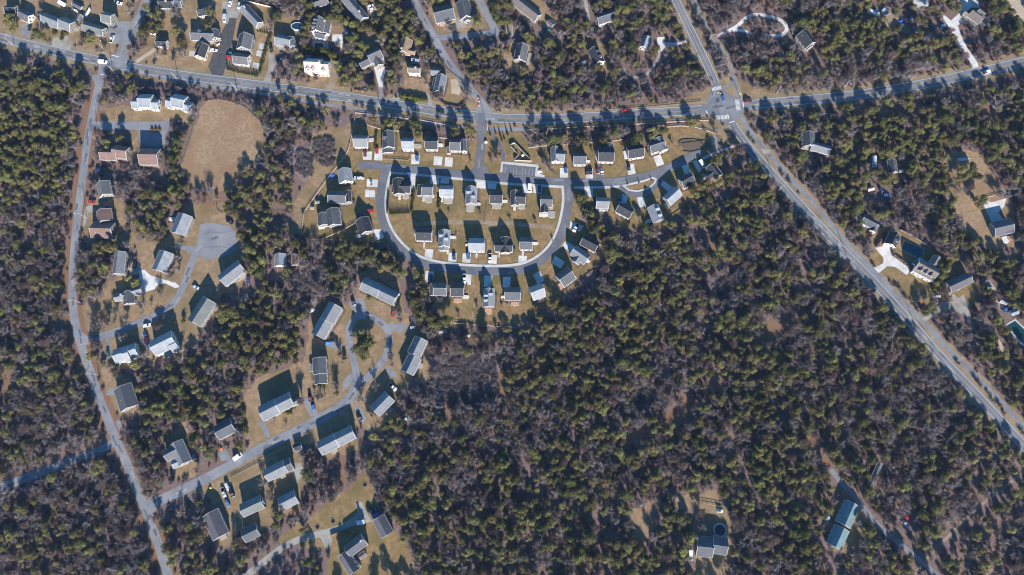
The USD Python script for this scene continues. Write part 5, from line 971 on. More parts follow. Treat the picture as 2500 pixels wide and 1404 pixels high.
def silt(label, pts, h=.85): fence('silt_fence', label, pts, h * .42, 'silt_cloth', True, 2.2, post=.08)
silt('black silt fence round the drainage basin in the estate', [(1658, 358), (1657, 346), (1665, 340), (1690, 340), (1718, 342)], .8)
silt('black silt fence along the south of the drainage basin', [(1718, 342), (1732, 345), (1731, 355), (1714, 364), (1690, 371), (1668, 369)], .8)
silt('inner black silt fence of the drainage basin', [(1665, 350), (1690, 346), (1714, 344), (1712, 352)], .7)
silt('black silt fence in the trees behind the island cottages', [(1590, 548), (1610, 542), (1640, 524), (1690, 488), (1740, 460)])
silt('black silt fence beside the basin south of the estate', [(1100, 798), (1116, 820), (1132, 846), (1155, 880)])
silt('black silt fence round the small southern basin', [(1134, 808), (1150, 800), (1152, 826), (1182, 852), (1160, 866), (1146, 842), (1134, 808)], .7)
silt('black silt fence east of the small southern basin', [(1260, 806), (1240, 822), (1218, 842)])
silt('black silt fence on the scrub north of the pale blue-grey cottage', [(1272, 322), (1290, 340), (1310, 356)])
silt('black silt fence behind the east bend cottages', [(1480, 628), (1450, 656), (1424, 674)])

# ------------------------------------------------------------------ utility poles and street lamps
def pole(x, y, label, lamp=None, h=9.8, arms=True):
    p = at(np.array([x, y])); t = thing('utility_pole', label, 'utility pole', (*p, 0)); z3 = np.array([0, 0, 1.0])
    part(t, 'post', MB().tube((0, 0, 0), (0, 0, h), .19, .13, 8).mesh, 'pale_bark')
    if arms:
        part(t, 'crossarm', MB().box((0, 0, h - .5), (.12, 2.3, .14)).mesh, 'old_wood')
        for y_ in (-1.0, 0, 1.0): part(t, 'insulator', MB().tube((0, y_, h - .43), (0, y_, h - .2 + (0.35 if y_ == 0 else 0)), .06, .05).mesh, 'steel')
    if lamp is not None:
        a = math.radians(lamp); d = np.array([math.cos(a), math.sin(a)])
        part(t, 'lamp_arm', MB().tube((0, 0, h - 1.4), (*(d * 2.2), h - .9), .05).mesh, 'steel'); hd = part(t, 'lamp_head', MB().box((*(d * 2.5), h - .9), (.8, .32, .18), a).mesh, 'trim')
pole(260, 126, 'pale utility pole with a street lamp at the corner lot', 60)
pole(34, 111, 'pale utility pole beside the main road at the west edge', 60)
pole(275, 172, 'utility pole at the west road junction', None, 9)
pole(435, 195, 'lamp pole south of the main road near the silver-roofed duplexes', 90)
pole(579, 220, 'utility pole south of the main road below the cone trees', None, 10)
pole(716, 233, 'short pole beside the main road below the pink house', None, 7.5, False)
pole(931, 268, 'utility pole south of the main road by the white tapered drive', None, 9.5)
pole(1191, 317, 'utility pole at the estate entrance', None, 10)
pole(1729, 105, 'utility pole with a lamp beside the north road', 0)
pole(1896, 229, 'utility pole at the bank east of the crossroads', None, 10)
pole(2060, 214, 'pale utility pole on the north verge of the eastern main road', 270)
pole(2220, 199, 'thin pole in the scrub north of the eastern main road', None, 9)
pole(2485, 130, 'pale pole at the eastern edge of the main road', None, 9)
pole(242, 346, 'leaning pale pole beside the west road below the car park', None, 9)
pole(212, 532, 'lamp pole on the west road beside the brown linked wings', 170)
pole(200, 740, 'lamp pole on the west road beside the bare shrub bank', 175)
pole(242, 916, 'lamp pole on the west road north of the large gabled house', 180)
pole(1900, 466, 'utility pole south-west of the diagonal road near the crossroads', 30)
pole(2074, 643, 'lamp pole on the diagonal road before the bright drive', 30)
pole(2250, 837, 'lamp pole on the diagonal road past the gravel drive', 30)
pole(2460, 1040, 'utility pole at the south-east end of the diagonal road', None, 9)
pole(326, 1140, 'utility pole on the west road below the south-western road', None, 9)
pole(413, 1370, 'utility pole at the south end of the west road', None, 9)
pole(2150, 1150, 'utility pole in the south-east wood beside the narrow shed', None, 8) if False else None
pole(1238, 84, 'white lamp post in the wood by the hedge', None, 6, False)
def signal(x, y, dx, dy, label):
    p = at(np.array([[x, y], [x + dx, y + dy]])); d = p[1] - p[0]; L = np.linalg.norm(d); t = thing('signal_mast', label, 'traffic signal', (*p[0], 0), math.degrees(math.atan2(d[1], d[0])))
    part(t, 'mast', MB().tube((0, 0, 0), (0, 0, 6.0), .14, .1, 8).mesh, 'steel'); part(t, 'arm', MB().tube((0, 0, 5.7), (L, 0, 6.0), .09, .06, 8).mesh, 'steel')
    for k in (.6, .98):
        s_ = part(t, 'signal_head', MB().box((L * k, 0, 5.6), (.4, .35, 1.1)).mesh, 'yellow_plastic'); part(s_, 'lens', MB().box((L * k, -.18, 5.95), (.24, .03, .24)).mesh, 'red_plastic')
signal(1741, 236, 14, 3, 'grey traffic signal mast at the north-west of the crossroads')
signal(1762, 299, 9, -9, 'grey traffic signal mast at the south of the crossroads')
signal(1808, 243, -8, -4, 'grey traffic signal mast at the north-east of the crossroads')
FOOTU = unary_union(FOOT)
# ------------------------------------------------------------------ plants: shapes
def tufts(rng, centres, radii, per, size, up=.25, flat=.8, nmix=.75):
    """leaf-sized triangles spread over clumps; normals lean outwards from each clump"""
    V_, N_ = [], []
    for c, r in zip(centres, radii):
        k = max(6, int(per * r * r))
        d = rng.normal(size=(k, 3)); d[:, 2] += up; d /= np.linalg.norm(d, axis=1, keepdims=True)
        p = c + d * r * (rng.uniform(.55, 1.08, (k, 1))) * [1, 1, flat]
        a = rng.normal(size=(k, 3)); a /= np.linalg.norm(a, axis=1, keepdims=True); b = np.cross(a, rng.normal(size=(k, 3))); b /= np.linalg.norm(b, axis=1, keepdims=True)
        s = size * rng.uniform(.6, 1.35, (k, 1))
        tri = np.stack([p + a * s, p - a * s * .5 + b * s * .8, p - a * s * .5 - b * s * .8], 1)
        fn = np.cross(tri[:, 1] - tri[:, 0], tri[:, 2] - tri[:, 0]); fn /= np.linalg.norm(fn, axis=1, keepdims=True)
        sw = (fn * d).sum(1) < 0; tri[sw] = tri[sw][:, ::-1]; fn[sw] *= -1
        n = d * nmix + fn * (1 - nmix); n /= np.linalg.norm(n, axis=1, keepdims=True)
        V_.append(tri.reshape(-1, 3)); N_.append(np.repeat(n, 3, 0))
    v = np.vstack(V_); return v, np.arange(len(v)).reshape(-1, 3), np.vstack(N_)
def leafmesh(path, vfn, m):
    v, f, n = vfn
    g = UsdGeom.Mesh.Define(stage, path)
    g.CreatePointsAttr(Vt.Vec3fArray.FromNumpy(v.astype(np.float32))); g.CreateFaceVertexCountsAttr(Vt.IntArray.FromNumpy(np.full(len(f), 3, np.int32))); g.CreateFaceVertexIndicesAttr(Vt.IntArray.FromNumpy(f.astype(np.int32).ravel()))
    g.CreateSubdivisionSchemeAttr('none'); g.CreateNormalsAttr(Vt.Vec3fArray.FromNumpy(n.astype(np.float32))); g.SetNormalsInterpolation('vertex'); g.CreateDoubleSidedAttr(True)
    UsdShade.MaterialBindingAPI.Apply(g.GetPrim()).Bind(M[m]); return g.GetPrim()
def pine_shape(seed, h=8.6, r=2.7):
    rng = np.random.default_rng(seed); n = int(rng.integers(11, 17)); cs, rs = [], []
    lean = rng.normal(size=2) * .35
    for i in range(n):
        t = rng.uniform(0, 1); a = rng.uniform(0, 2 * math.pi); z = h * (.55 + .38 * t); rr = r * math.sqrt(max(.08, 1 - (t * .98) ** 2)) * rng.uniform(.35, 1.05)
        cs.append([math.cos(a) * rr + lean[0] * t, math.sin(a) * rr + lean[1] * t, z]); rs.append(rng.uniform(.9, 1.45) * (1.12 - .25 * t) * r / 2.7)
    cs.append([lean[0], lean[1], h * .93]); rs.append(1.0 * r / 2.7)
    cs = np.array(cs)
    tr = MB().tube((0, 0, -.3), (lean[0] * .6, lean[1] * .6, h * .55), .2, .13).tube((lean[0] * .6, lean[1] * .6, h * .55), (lean[0], lean[1], h * .9), .13, .05)
    for c in cs[:7]: tr.tube((lean[0] * .5, lean[1] * .5, max(2.2, c[2] - 1.2)), c, .07, .03, 4)
    return tufts(rng, cs, rs, 58, .29, .35, .75, .55), tr.mesh
def bare_shape(seed, h=6.5, r=2.6, twigs=820, w=.085):
    rng = np.random.default_rng(seed); tr = MB(); V_, N_ = [], []; tips = []
    nb = int(rng.integers(5, 8)); z0 = h * .22
    tr.tube((0, 0, -.3), (0, 0, z0), .17, .14)
    for i in range(nb):
        a = 2 * math.pi * i / nb + rng.uniform(-.4, .4); rr = r * rng.uniform(.45, .8); top = np.array([math.cos(a) * rr, math.sin(a) * rr, h * rng.uniform(.62, .9)])
        mid = np.array([top[0] * .4, top[1] * .4, z0 + (top[2] - z0) * .5]); tr.tube((0, 0, z0 - .1), mid, .12, .09, 5); tr.tube(mid, top, .09, .04, 4); tips += [mid, top, (mid + top) / 2]
        for j in range(4):
            b = mid + (top - mid) * rng.uniform(.1, 1); e = b + np.array([*(rng.normal(size=2) * r * .36), rng.uniform(.2, h * .22)]); tr.tube(b, e, .035, .018, 3); tips += [e, (b + e) / 2]
    tips = np.array(tips); k = rng.integers(0, len(tips), twigs); p = tips[k] + rng.normal(size=(twigs, 3)) * [r * .1, r * .1, .25]
    d = p - np.array([0, 0, h * .3]); d /= np.linalg.norm(d, axis=1, keepdims=True); d = d + rng.normal(size=(twigs, 3)) * .75; d /= np.linalg.norm(d, axis=1, keepdims=True)
    L = rng.uniform(.5, 1.5, (twigs, 1)) * r / 2.6; s = np.cross(d, rng.normal(size=(twigs, 3))); s /= np.linalg.norm(s, axis=1, keepdims=True)
    tri = np.stack([p - s * w, p + s * w, p + d * L], 1); fn = np.cross(tri[:, 1] - tri[:, 0], tri[:, 2] - tri[:, 0]); fn /= np.linalg.norm(fn, axis=1, keepdims=True) + 1e-9
    o = p - np.array([0, 0, h * .45]); o /= np.linalg.norm(o, axis=1, keepdims=True); n = o * .3 + fn * np.where(fn[:, 2:] < 0, -1, 1) * .7
    return (tri.reshape(-1, 3), np.arange(3 * twigs).reshape(-1, 3), np.repeat(n, 3, 0)), tr.mesh
def shrub_shape(seed, h=1.7, r=1.5, twigs=380): return bare_shape(seed, h, r, twigs, .07)
def cone_shape(seed, h=3.6, r=.62):
    rng = np.random.default_rng(seed); z = np.linspace(.35, h * .95, 9); cs = np.c_[rng.normal(size=(9, 2)) * .06, z]; rs = r * (1.08 - z / h) + .1
    return tufts(rng, cs, rs, 240, .16, 0, 1.0), MB().tube((0, 0, -.1), (0, 0, h * .7), .06, .03).mesh
def round_shape(seed, h=1.5, r=.9):
    rng = np.random.default_rng(seed); cs = np.c_[rng.normal(size=(7, 2)) * r * .35, rng.uniform(.4, .75, 7) * h]; return tufts(rng, cs, np.full(7, r * .62), 200, .15), MB().tube((0, 0, -.1), (0, 0, h * .5), .05).mesh
SH = np.array([-math.sin(SUN_AZ), -math.cos(SUN_AZ)])
def shaded_road(p, reach, keep, seed, geo):
    """thin out trees whose shadow would lie across a road, as the photograph's roads are mostly sunlit"""
    hit = np.zeros(len(p), bool)
    for k in np.arange(2.5, reach, 2.0): q = p + SH * k; hit |= shapely.contains_xy(geo, q[:, 0], q[:, 1])
    pr = np.where(px_of(p)[:, 0] > 1850, min(1, keep * 2.2), keep)
    return p[~hit | (np.random.default_rng(seed).uniform(size=len(p)) < pr)]
KINDS = {'pine': [pine_shape(100 + i, 5.9 + .4 * (i % 6), 2.5 + .17 * (i % 5)) for i in range(9)], 'bare': [bare_shape(200 + i, 4.7 + .35 * (i % 5), 2.3 + .15 * (i % 4), [760, 280, 640, 420, 820, 240, 560, 760][i]) for i in range(8)],
         'shrub': [shrub_shape(300 + i) for i in range(6)], 'cone': [cone_shape(400 + i) for i in range(3)], 'round': [round_shape(450 + i) for i in range(3)]}
KIND_MAT = {'pine': ('pine_needles', 'bark'), 'bare': ('twig', 'pale_bark'), 'shrub': ('twig_brown', 'bark'), 'cone': ('cedar_leaf', 'bark'), 'round': ('hedge_leaf', 'bark')}
MAT_ALT = {('bare', 0): 'twig_lilac', ('bare', 1): 'twig_lilac', ('bare', 4): 'twig_brown', ('bare', 6): 'twig_lilac', ('shrub', 1): 'twig_lilac', ('shrub', 3): 'twig', ('bare', 2): 'twig_brown', ('pine', 4): 'pine_dark'}
def define_plant(path, kind, i):
    (leaf, wood), (lm, wm) = KINDS[kind][i], KIND_MAT[kind]
    leafmesh(path + ('/twigs' if kind in ('bare', 'shrub') else '/crown'), leaf, MAT_ALT.get((kind, i), lm)); usdkit.mesh(stage, path + '/trunk', wood, M[wm])

# ------------------------------------------------------------------ plants: where (density of pines and bare trees, read off the photograph)
DENS = """50,150,.8,.3 150,170,.9,.2 60,300,.9,.2 150,300,.9,.2 60,420,.8,.3 140,430,.7,.3 190,420,.1,.6 60,540,.4,.7 140,540,.4,.7 60,620,.35,.8 150,610,.4,.7 40,700,.4,.6 120,740,.5,.5 60,800,.3,.8 140,830,.5,.5 50,920,.6,.5 150,900,.6,.4 200,880,.5,.3 60,1010,.3,.8 160,1010,.3,.8 230,1000,.2,.8 80,1090,.3,.7 200,1060,.5,.6 60,1230,.2,.9 160,1200,.2,.9 260,1170,.4,.6 60,1330,.4,.6 150,1300,.4,.6 250,1280,.5,.5 330,1330,.2,.7 260,1360,.2,.8 100,1390,.5,.5 200,1390,.1,.9
270,250,.8,.3 300,200,.4,.7 380,200,.3,.8 450,215,.3,.7 260,320,.8,.2 420,350,.9,.2 430,450,.9,.2 380,500,.9,.2 330,460,.4,.6 350,560,.8,.2 330,620,.7,.4 240,640,.3,.8 250,690,.8,.3 260,770,0,.9 300,790,0,.9 600,240,.2,.9 680,270,.5,.6 760,270,.8,.4 820,290,.8,.3 700,330,.5,.6 650,420,.9,.1 600,460,.95,.1 680,480,.95,.1 640,540,.95,.1 600,520,.9,.1 740,390,0,.2 790,380,0,.3 780,460,0,.2 720,520,.3,.2
640,590,.9,.2 640,650,.9,.3 700,680,.8,.3 740,700,.1,1 760,640,.4,.6 850,600,.8,.3 900,620,.6,.5 950,650,.7,.4 800,640,.4,.5 1000,680,.3,.4 620,760,.95,.2 560,800,.9,.3 700,780,.7,.6 720,830,.9,.2 560,880,.9,.3 660,880,.8,.5 600,920,.7,.5 560,960,.5,.6 430,900,.8,.3 470,830,.3,.3 460,960,.9,.2 420,1000,.7,.5 400,1050,.5,.7 340,1060,.4,.8 480,1050,.8,.3 380,1170,.3,.8 430,1270,.7,.4 440,1340,.8,.3 500,1370,.7,.4 570,1360,.6,.5 640,1330,.3,.8 700,1280,.4,.6 760,1210,.2,.9 820,1160,.2,.8 830,1100,.2,.8 740,1140,.1,.8 880,1130,.3,.7 930,1100,.5,.6 950,1050,.7,.3 700,1360,.3,.8 740,1370,.8,.2 780,1390,.5,.4
1060,880,.1,1 1130,900,.02,1 1180,920,.02,1 1060,960,.2,.9 1150,960,.15,.9 1200,960,.2,.8 1250,880,.8,.4 1300,930,.85,.3 1400,850,.95,.3 1450,900,.9,.3 1350,800,.95,.2 1300,800,.9,.2 1420,740,.9,.3 1400,700,.8,.4 1470,680,.5,.7 1500,620,.9,.2 1560,600,.7,.4 1560,680,.7,.5 1600,740,.8,.4 1680,600,.8,.3 1680,660,.7,.5 1760,700,.2,.8 1740,620,.9,.2 1820,600,.5,.5 1880,620,.8,.4 1950,590,.1,1 1950,680,.8,.4 1850,720,.7,.5 1860,780,.3,.9 1800,800,.8,.3 1700,800,.7,.4 1560,820,.8,.4 1520,760,.8,.4 1640,520,.9,.2 1720,520,.9,.2 1790,480,.95,.2 1830,520,.8,.3 1860,560,.7,.5 1560,570,.8,.4 1480,570,.5,.6 1440,540,.9,.1 1420,505,.9,.1
1520,900,.6,.6 1600,900,.3,.9 1560,980,.2,1 1640,960,.2,.9 1720,900,.7,.4 1800,920,.8,.4 1880,880,.7,.5 1950,900,.5,.7 1880,960,.9,.3 1950,1000,.7,.5 1780,1000,.6,.6 1700,1010,.3,.9 1640,1070,.6,.7 1740,1050,.7,.5 1850,1060,.6,.6 1950,1080,.8,.4 1580,1090,.4,.9 1500,1060,.5,.7 1420,1000,.8,.4 1350,1010,.4,.8 1280,1040,.4,.8 1200,1060,.3,.7 1120,1060,.5,.5 1060,1070,.7,.4 1020,1000,.4,.8 1010,1090,.3,.8 1060,1130,.6,.5 1150,1190,.2,.9 1050,1240,.9,.2 1130,1280,.8,.3 1230,1190,.8,.4 1300,1180,.6,.5 1300,1250,.9,.3 1400,1190,.9,.3 1400,1250,.8,.4 1480,1200,.9,.2 1480,1280,.6,.5 1380,1300,.5,.7 1240,1280,.7,.4 1180,1340,.8,.3 1270,1350,.7,.5 1360,1370,.6,.5 1440,1370,.7,.4 1050,1360,.7,.4 1100,1330,.6,.6
1530,1170,.7,.5 1600,1160,.7,.5 1680,1150,.2,.9 1760,1150,.9,.2 1820,1170,.95,.2 1880,1230,.8,.4 1950,1200,.8,.4 1850,1290,.4,.9 1830,1360,.2,1 1900,1330,.7,.5 1950,1290,.9,.3 1650,1290,.95,.1 1620,1330,.8,.3 1560,1370,.9,.2 1640,1380,.7,.3 1510,1230,.5,.6 1980,1380,.8,.4 2050,880,.7,.5 2120,860,.5,.7 2060,940,.6,.6 2080,980,.5,.6 2180,900,.4,.8 2200,960,.4,.8 2260,930,.2,.9 2280,980,.5,.6 2100,1020,.3,.9 2150,1040,.3,.9 2220,1020,.8,.4 2340,1030,.6,.6 2270,1060,.1,1 2180,1100,.4,.8 2350,1090,.6,.5 2430,1090,.8,.3 2300,1120,.4,.8 2040,1100,.6,.5
2200,1180,.2,1 2280,1190,.7,.5 2360,1170,.7,.4 2450,1150,.7,.4 2340,1210,.1,1 2280,1270,.7,.4 2330,1300,.7,.4 2430,1260,.7,.4 2470,1330,.6,.5 2480,1390,0,1 2380,1370,.8,.3 2250,1330,.8,.3 2150,1340,.7,.4 2100,1380,.7,.5 2020,1340,.6,.5 2040,1390,.7,.3 2180,1250,.4,.7 2330,1390,.8,.3 2030,1150,.6,.4 2000,640,.6,.4 2040,700,.7,.4 2090,740,.2,1 2140,760,.3,.8 2170,800,.6,.5 2060,780,.7,.4 2200,830,.5,.5 2010,760,.6,.5 1900,540,.2,.9
1870,310,.5,.7 1950,290,.3,.9 1900,380,.8,.3 1940,400,.8,.3 1960,440,.3,.8 2030,300,.8,.3 2100,310,.8,.3 2200,300,.8,.3 2300,290,.9,.3 2400,300,.85,.3 2480,300,.6,.5 2240,350,.9,.3 2180,380,.8,.3 2060,390,.9,.2 2060,440,.9,.2 2030,500,.5,.6 2100,470,.6,.4 2230,430,.8,.3 2220,480,.2,1 2200,510,.6,.4 2280,400,.8,.3 2420,380,.8,.4 2470,420,.9,.3 2480,480,.2,.9 2300,500,.7,.5 2250,550,.3,.9 2300,570,.3,.8 2360,600,.9,.2 2380,650,.9,.2 2400,680,.8,.3 2450,640,.8,.3 2480,700,.7,.4 2410,780,.3,.8 2420,830,.6,.5 2360,830,.4,.7 2300,830,.3,.8 2280,760,.2,.7 2350,870,.7,.4 2430,880,.7,.4 2420,930,.7,.5 2480,930,.6,.5 2120,580,.1,.8 2080,530,.3,.7
1900,30,.6,.6 1980,40,.5,.6 1800,60,.2,.8 1830,130,.2,.9 1870,70,.05,1 1900,150,.6,.6 1850,190,.8,.4 1950,170,.6,.6 2040,30,.7,.4 2080,100,.7,.4 2040,150,.7,.4 2160,130,.9,.2 2260,120,.8,.2 2240,160,.6,.6 2140,180,.2,1 2060,190,.2,1 2250,200,.1,1 2400,110,.1,1 2440,100,.6,.5 2470,60,.9,.2 2440,150,.3,.8 2210,30,.8,.3 2300,30,.8,.3 2280,50,.8,.3 1780,100,.1,.9 1760,170,.2,.8 2400,230,.8,.3 2350,260,.4,.7 2460,260,.6,.6 1560,30,.6,.6 1600,60,.6,.5 1540,140,.5,.6 1600,150,.9,.2 1650,130,.9,.2 1680,170,.9,.2 1600,200,.8,.4 1540,200,.6,.5 1660,230,.1,.9 1560,235,.1,.9 1480,60,.5,.6 1460,20,.4,.8 1400,40,.1,1 1380,100,.8,.3 1320,95,.9,.2 1250,60,.6,.4 1240,100,.6,.5 1200,110,.9,.2 1160,140,.9,.2 1200,170,.4,.8 1240,190,.2,.9 1160,190,.8,.4 1220,240,.4,.7 1280,210,.9,.2 1350,220,.9,.2 1320,170,.3,.8 1380,160,.2,.9 1400,120,.8,.3 1410,200,.2,1 1450,230,.1,1 1400,230,.8,.4 1480,200,.8,.4 1480,100,.2,.8 1120,110,.9,.2
1330,320,0,.9 1400,330,.2,.9 1460,335,.3,.8 1540,330,.2,.9 1600,320,.3,.6 1750,320,.1,.9 940,300,.8,.3 1010,310,.8,.2 1070,320,.3,.7 1110,320,.4,.5 380,60,.7,.5 450,70,.3,.5 340,70,.8,.3 700,30,.2,.8 740,50,.8,.3 850,110,.9,.3 880,90,.9,.2 860,180,.8,.4 720,150,.7,.5 700,190,.1,.9 760,200,.3,.6 960,30,.7,.4 990,60,.9,.2 960,120,.8,.3 970,190,.6,.4 1010,100,.9,.2 820,40,.9,.2"""
DP = np.array([[float(x) for x in q.split(',')] for q in DENS.split()])
def dens(px):
    d2 = ((px[:, None] - DP[None, :, :2]) ** 2).sum(-1); w = np.exp(-d2 / (2 * 26.0 ** 2)) + 1e-4 / (d2 + 400)
    return (w @ DP[:, 2:]) / w.sum(1, keepdims=True)
# places where the photograph shows low open thicket without tall trees, and open rust or tan ground
THICKET = unary_union([W(p) for p in ([(722, 372), (760, 370), (768, 430), (745, 440), (724, 420)], [(760, 345), (815, 335), (825, 400), (800, 410), (770, 400)], [(1060, 890), (1120, 860), (1205, 880), (1225, 960), (1170, 1000), (1080, 980)], [(720, 670), (775, 660), (775, 730), (735, 745)], [(1735, 690), (1790, 685), (1800, 730), (1745, 735)], [(1550, 940), (1600, 950), (1590, 1010), (1520, 1030)])])
sheet('thicket_floor', rough(THICKET.buffer(2), 1.5, seed=91), .0009, 'thicket_floor', 'grey-lilac twig litter in the open thickets')
HARD = unary_union([ROADU, DRVU]); shapely.prepare(HARD)
KEEP = unary_union([ROADU.buffer(2.6), DRVU.buffer(1.6), FOOTU.buffer(1.8), LAWNU.buffer(.4), CLEARU, vg.buffer(-1.0)])
KEEP_P = unary_union([ROADU.buffer(3.4), DRVU.buffer(2.4), FOOTU.buffer(2.6), LAWNU.buffer(1.2), CLEARU.buffer(.5), THICKET.buffer(-1)])
KEEP_S = unary_union([ROADU.buffer(.9), DRVU.buffer(.5), FOOTU.buffer(.8), LAWNU, CLEARU])
VEHU = unary_union([Point(*c).buffer(4.2) for c in VEH] + [Point(c[0] - .02 * c[0], c[1] - 3.5).buffer(3.6) for c in VEH]); KEEP, KEEP_P, KEEP_S = KEEP.union(VEHU), KEEP_P.union(VEHU), KEEP_S.union(VEHU.buffer(-1))
for g in (KEEP, KEEP_P, KEEP_S): shapely.prepare(g)
corner = at(np.array([(-70, -60), (2570, -60), (2570, 1460), (-70, 1460)])); lo, hi = corner.min(0), corner.max(0)
def scatter(seed, step, keep, col, power, thr=1.0):
    rng = np.random.default_rng(seed); gx, gy = np.meshgrid(np.arange(lo[0], hi[0], step), np.arange(lo[1], hi[1], step)); p = np.stack([gx.ravel(), gy.ravel()], 1) + rng.uniform(-.48, .48, (gx.size, 2)) * step
    q = px_of(p); ok = (q[:, 0] > -60) & (q[:, 0] < 2560) & (q[:, 1] > -45) & (q[:, 1] < 1450); p, q = p[ok], q[ok]
    d = np.concatenate([dens(c)[:, col] for c in np.array_split(q, max(1, len(q) // 4000))]) if len(q) else np.zeros(0)
    clump = meshkit.noise(np.c_[p * .085, np.full(len(p), seed)]) * .9 + .55
    ok = rng.uniform(size=len(p)) < np.clip(d ** power * clump * thr, 0, 1); p = p[ok]
    return p[~shapely.contains_xy(keep, p[:, 0], p[:, 1])]
def crown_at(lst, z): return at(np.array(lst, float), z)
# single trees of yards and lawns, placed where their crowns show
YARD_PINE = [(835, 602), (848, 606), (860, 604), (872, 608), (815, 612), (828, 622), (842, 628), (905, 605), (918, 612), (930, 625), (945, 640), (958, 650), (940, 620), (925, 640), (910, 632), (970, 660), (980, 668), (890, 618), (802, 604), (790, 600), (856, 618), (868, 626), (880, 604), (950, 628), (936, 652), (20, 42), (45, 60), (90, 84), (110, 92), (135, 78), (30, 62), (8, 50), (215, 96), (378, 38), (340, 66), (352, 60), (365, 58), (346, 80), (390, 60), (372, 74), (430, 75), (440, 98), (435, 110), (512, 30), (520, 48), (505, 60), (535, 20), (540, 12), (672, 38), (680, 44), (755, 40), (765, 33), (748, 62), (744, 80), (752, 95), (742, 108), (735, 120), (730, 140), (722, 150), (735, 160), (728, 155), (745, 48), (790, 40), (806, 40), (820, 44), (834, 42), (848, 52), (862, 60), (878, 64), (850, 92), (860, 100), (872, 104), (848, 108), (866, 118), (880, 110), (893, 112), (876, 128), (860, 130), (826, 160), (832, 172), (840, 184), (852, 192), (838, 200), (874, 176), (930, 146), (950, 100), (962, 122), (955, 100), (965, 80), (980, 62), (972, 30), (985, 25), (995, 62), (1026, 100), (1048, 112), (1020, 95), (1075, 142), (1162, 52), (1168, 60), (1230, 70), (1243, 80), (1238, 120), (1060, 60), (1048, 50), (1054, 70), (956, 178), (948, 190), (960, 200), (1012, 304), (1024, 318), (1110, 318), (1020, 322), (960, 305), (945, 300), (975, 300), (1592, 322), (1604, 318), (1622, 316), (1690, 295), (1552, 336), (1350, 340), (1380, 336), (1420, 345), (1474, 340), (1412, 470), (1420, 485), (1425, 500), (1416, 494), (1432, 515), (1440, 530), (1446, 545), (1456, 560), (1424, 480), (1446, 520), (1460, 536), (1470, 552), (1690, 463), (1700, 470), (1714, 458), (1724, 452), (1740, 452), (1758, 440), (1752, 388), (1748, 412), (1020, 755), (1028, 770), (1048, 778), (1090, 785), (1012, 740), (1006, 715), (1052, 780), (1060, 790), (1068, 792), (1030, 690), (1018, 668), (1074, 780),
    (882, 815), (890, 828), (880, 838), (896, 842), (884, 856), (892, 868), (876, 850), (900, 826), (886, 846), (894, 855), (902, 836), (314, 680), (325, 690), (330, 676), (338, 700), (218, 868), (228, 872), (246, 612), (250, 604), (240, 600), (262, 606), (270, 602), (232, 610), (280, 605), (2292, 360), (2350, 410), (2360, 425), (2344, 432), (2368, 414), (2380, 430), (2388, 436), (2310, 420), (2335, 488), (2394, 490), (2270, 762), (2262, 758), (2242, 764), (2280, 830), (2276, 750), (2292, 690), (2480, 742), (2396, 668), (2310, 655), (2300, 672), (1628, 1246), (1640, 1240), (1662, 1262), (1680, 1272), (1650, 1290), (1636, 1282), (1790, 1350), (1772, 1362), (2124, 1300), (2116, 1296), (1140, 855), (2070, 1165), (738, 1370), (758, 1372), (770, 1385), (760, 1390), (735, 1296), (680, 1260), (675, 1280), (880, 1310), (1000, 1000), (955, 1030), (965, 1042), (940, 1040), (975, 1035), (878, 1310)]
YARD_BARE = [(95, 30), (100, 45), (190, 60), (215, 80), (200, 104), (425, 28), (435, 34), (440, 120), (446, 132), (400, 130), (420, 140), (380, 132), (318, 116), (350, 110), (338, 96), (320, 10), (310, 25), (660, 68), (664, 56), (690, 30), (712, 26), (700, 120), (712, 120), (680, 180), (690, 188), (704, 196), (740, 188), (752, 196), (770, 190), (945, 130), (965, 140), (930, 195), (975, 172), (1046, 178), (1040, 200), (1075, 232), (1064, 236), (1140, 240), (1145, 225), (1218, 20), (1230, 14), (1245, 30), (1100, 68), (1112, 70), (1310, 120), (1200, 240), (1208, 382), (1200, 392), (1215, 376), (1328, 392), (1336, 402), (1345, 412), (1020, 312), (1750, 318), (1756, 330), (440, 590), (432, 630), (462, 614), (450, 600), (494, 625), (433, 655), (416, 670), (390, 715), (384, 708), (345, 745), (342, 765), (390, 775), (385, 795), (225, 835), (232, 842), (296, 825), (310, 820), (356, 868), (345, 885), (406, 880), (436, 870), (458, 862), (270, 905), (278, 915), (282, 902), (828, 865), (834, 885), (820, 940), (822, 960), (780, 965), (735, 980), (740, 995), (665, 1010), (664, 1030), (655, 1000), (882, 945), (880, 975), (844, 985), (760, 1010), (764, 1030), (954, 870), (955, 890), (915, 940), (974, 760), (976, 780), (975, 800), (914, 885), (790, 965), (640, 1180), (655, 1200), (660, 1215), (720, 1270), (670, 1290), (745, 1290), (2280, 720), (2300, 712), (2312, 725), (2250, 720), (2440, 470), (2456, 475), (2370, 455), (2356, 460), (2340, 465), (2330, 450), (2108, 705), (2100, 720), (2118, 716), (1715, 1250), (1712, 1270), (1716, 1288), (1705, 1262), (1650, 700), (1790, 775), (330, 405), (340, 420), (326, 418), (285, 450), (295, 465), (288, 480), (220, 455), (232, 448), (480, 485), (495, 490), (510, 480), (525, 482), (478, 465), (492, 460), (512, 462), (215, 765), (225, 780), (240, 790), (260, 785), (275, 780), (290, 790), (305, 775), (230, 765), (280, 760), (316, 780), (225, 800), (250, 800)]
YARD_ROUND = [(135, 82), (160, 82), (153, 94), (700, 1003), (717, 995), (708, 1008), (902, 725), (912, 722), (784, 937), (776, 936), (279, 730), (450, 782), (2296, 692), (2380, 488), (1119, 275), (888, 658), (2330, 487), (2492, 742)]
